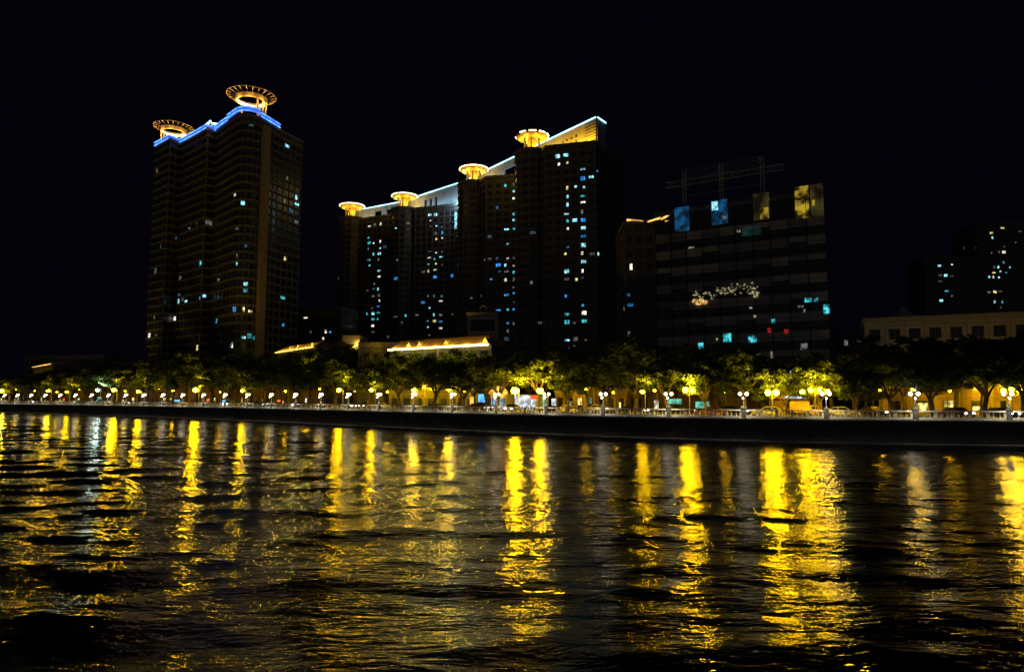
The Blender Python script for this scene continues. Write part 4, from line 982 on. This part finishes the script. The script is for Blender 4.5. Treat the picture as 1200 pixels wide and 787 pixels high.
mb = MB(); mb.face([(1.0, -.96, 1.4), (2.3, -.96, 1.4), (1.85, -.96, 1.95), (1.0, -.96, 1.95)]); mb.face([(1.93, -.8, 2.04), (1.93, .8, 2.04), (2.49, .8, 1.38), (2.49, -.8, 1.38)]); mb.build('window', M['glass'], cb)
mb = MB(); mb.box((.2, 0, .5), 5.6, .9, .3, 0); mb.build('chassis', M['steel'], tk)
for sx in (-1.9, 2.5):
    for sy in (-.85, .85):
        mb = MB(); mb.tube([(sx, sy-.12, .42), (sx, sy+.12, .42)], .42, 14); mb.build('wheel', M['tyre'], tk)
for sy in (-.65, .65):
    mb = MB(); mb.box((3.39, sy, .75), .08, .3, .2, 0); mb.build('headlight', M['head'], tk)

# ---------------------------------------------------------------- sky: night with city glow behind the camera, no sun
w = bpy.data.worlds.new('World'); sc.world = w; w.use_nodes = True; nt = w.node_tree; nt.nodes.clear()
out = nt.nodes.new('ShaderNodeOutputWorld'); bg = nt.nodes.new('ShaderNodeBackground'); bg.inputs['Strength'].default_value = 1
sky = nt.nodes.new('ShaderNodeTexSky'); sky.sky_type = 'NISHITA'; sky.sun_disc = False; sky.sun_elevation = math.radians(-6); sky.sun_rotation = math.radians(180)
tc = nt.nodes.new('ShaderNodeTexCoord'); sep = nt.nodes.new('ShaderNodeSeparateXYZ'); nt.links.new(tc.outputs['Generated'], sep.inputs[0])
mr = nt.nodes.new('ShaderNodeMapRange'); mr.inputs['From Min'].default_value = .15; mr.inputs['From Max'].default_value = -1.0; mr.inputs['To Min'].default_value = 0; mr.inputs['To Max'].default_value = 1
nt.links.new(sep.outputs['Y'], mr.inputs['Value'])
mz = nt.nodes.new('ShaderNodeMapRange'); mz.inputs['From Min'].default_value = .7; mz.inputs['From Max'].default_value = 0; nt.links.new(sep.outputs['Z'], mz.inputs['Value'])
mm = nt.nodes.new('ShaderNodeMath'); mm.operation = 'MULTIPLY'; nt.links.new(mr.outputs[0], mm.inputs[0]); nt.links.new(mz.outputs[0], mm.inputs[1])
glow = nt.nodes.new('ShaderNodeMix'); glow.data_type = 'RGBA'; glow.inputs[6].default_value = (.0008, .0008, .0026, 1); glow.inputs[7].default_value = (.050, .048, .054, 1)
nt.links.new(mm.outputs[0], glow.inputs['Factor'])
sm = nt.nodes.new('ShaderNodeMix'); sm.data_type = 'RGBA'; sm.blend_type = 'MULTIPLY'; sm.inputs['Factor'].default_value = 1; sm.inputs[7].default_value = (.02, .02, .02, 1)
nt.links.new(sky.outputs[0], sm.inputs[6])
add = nt.nodes.new('ShaderNodeMix'); add.data_type = 'RGBA'; add.blend_type = 'ADD'; add.inputs['Factor'].default_value = 1
nt.links.new(glow.outputs[2], add.inputs[6]); nt.links.new(sm.outputs[2], add.inputs[7])
nt.links.new(add.outputs[2], bg.inputs['Color']); nt.links.new(bg.outputs[0], out.inputs[0])

# ---------------------------------------------------------------- camera and render settings
cam = bpy.data.cameras.new('camera'); co = bpy.data.objects.new('camera', cam); COL.objects.link(co)
cam.sensor_width = 36; cam.lens = 36*F/1200; cam.clip_end = 6000; cam.clip_start = .3
co.location = (0, 0, HC); co.rotation_euler = (math.pi/2+TH, 0, 0); sc.camera = co
sc.view_settings.view_transform = 'Standard'; sc.view_settings.look = 'None'; sc.view_settings.exposure = 0; sc.view_settings.gamma = 1
sc.render.engine = 'CYCLES'; sc.cycles.max_bounces = 5; sc.cycles.sample_clamp_indirect = 4; sc.cycles.sample_clamp_direct = 0
sc.cycles.use_adaptive_sampling = False; sc.cycles.caustics_reflective = False; sc.cycles.caustics_refractive = False

# only real lamps are sampled as light sources; faint panes and tubes still shine by being seen
for m_ in bpy.data.materials:
    if m_.name.split('.')[0] in ('sodium_lamp', 'sodium_lamp_weak', 'white_globe', 'cool_lamp', 'yellow_neon'): m_.cycles.emission_sampling = 'FRONT'
    else: m_.cycles.emission_sampling = 'NONE'
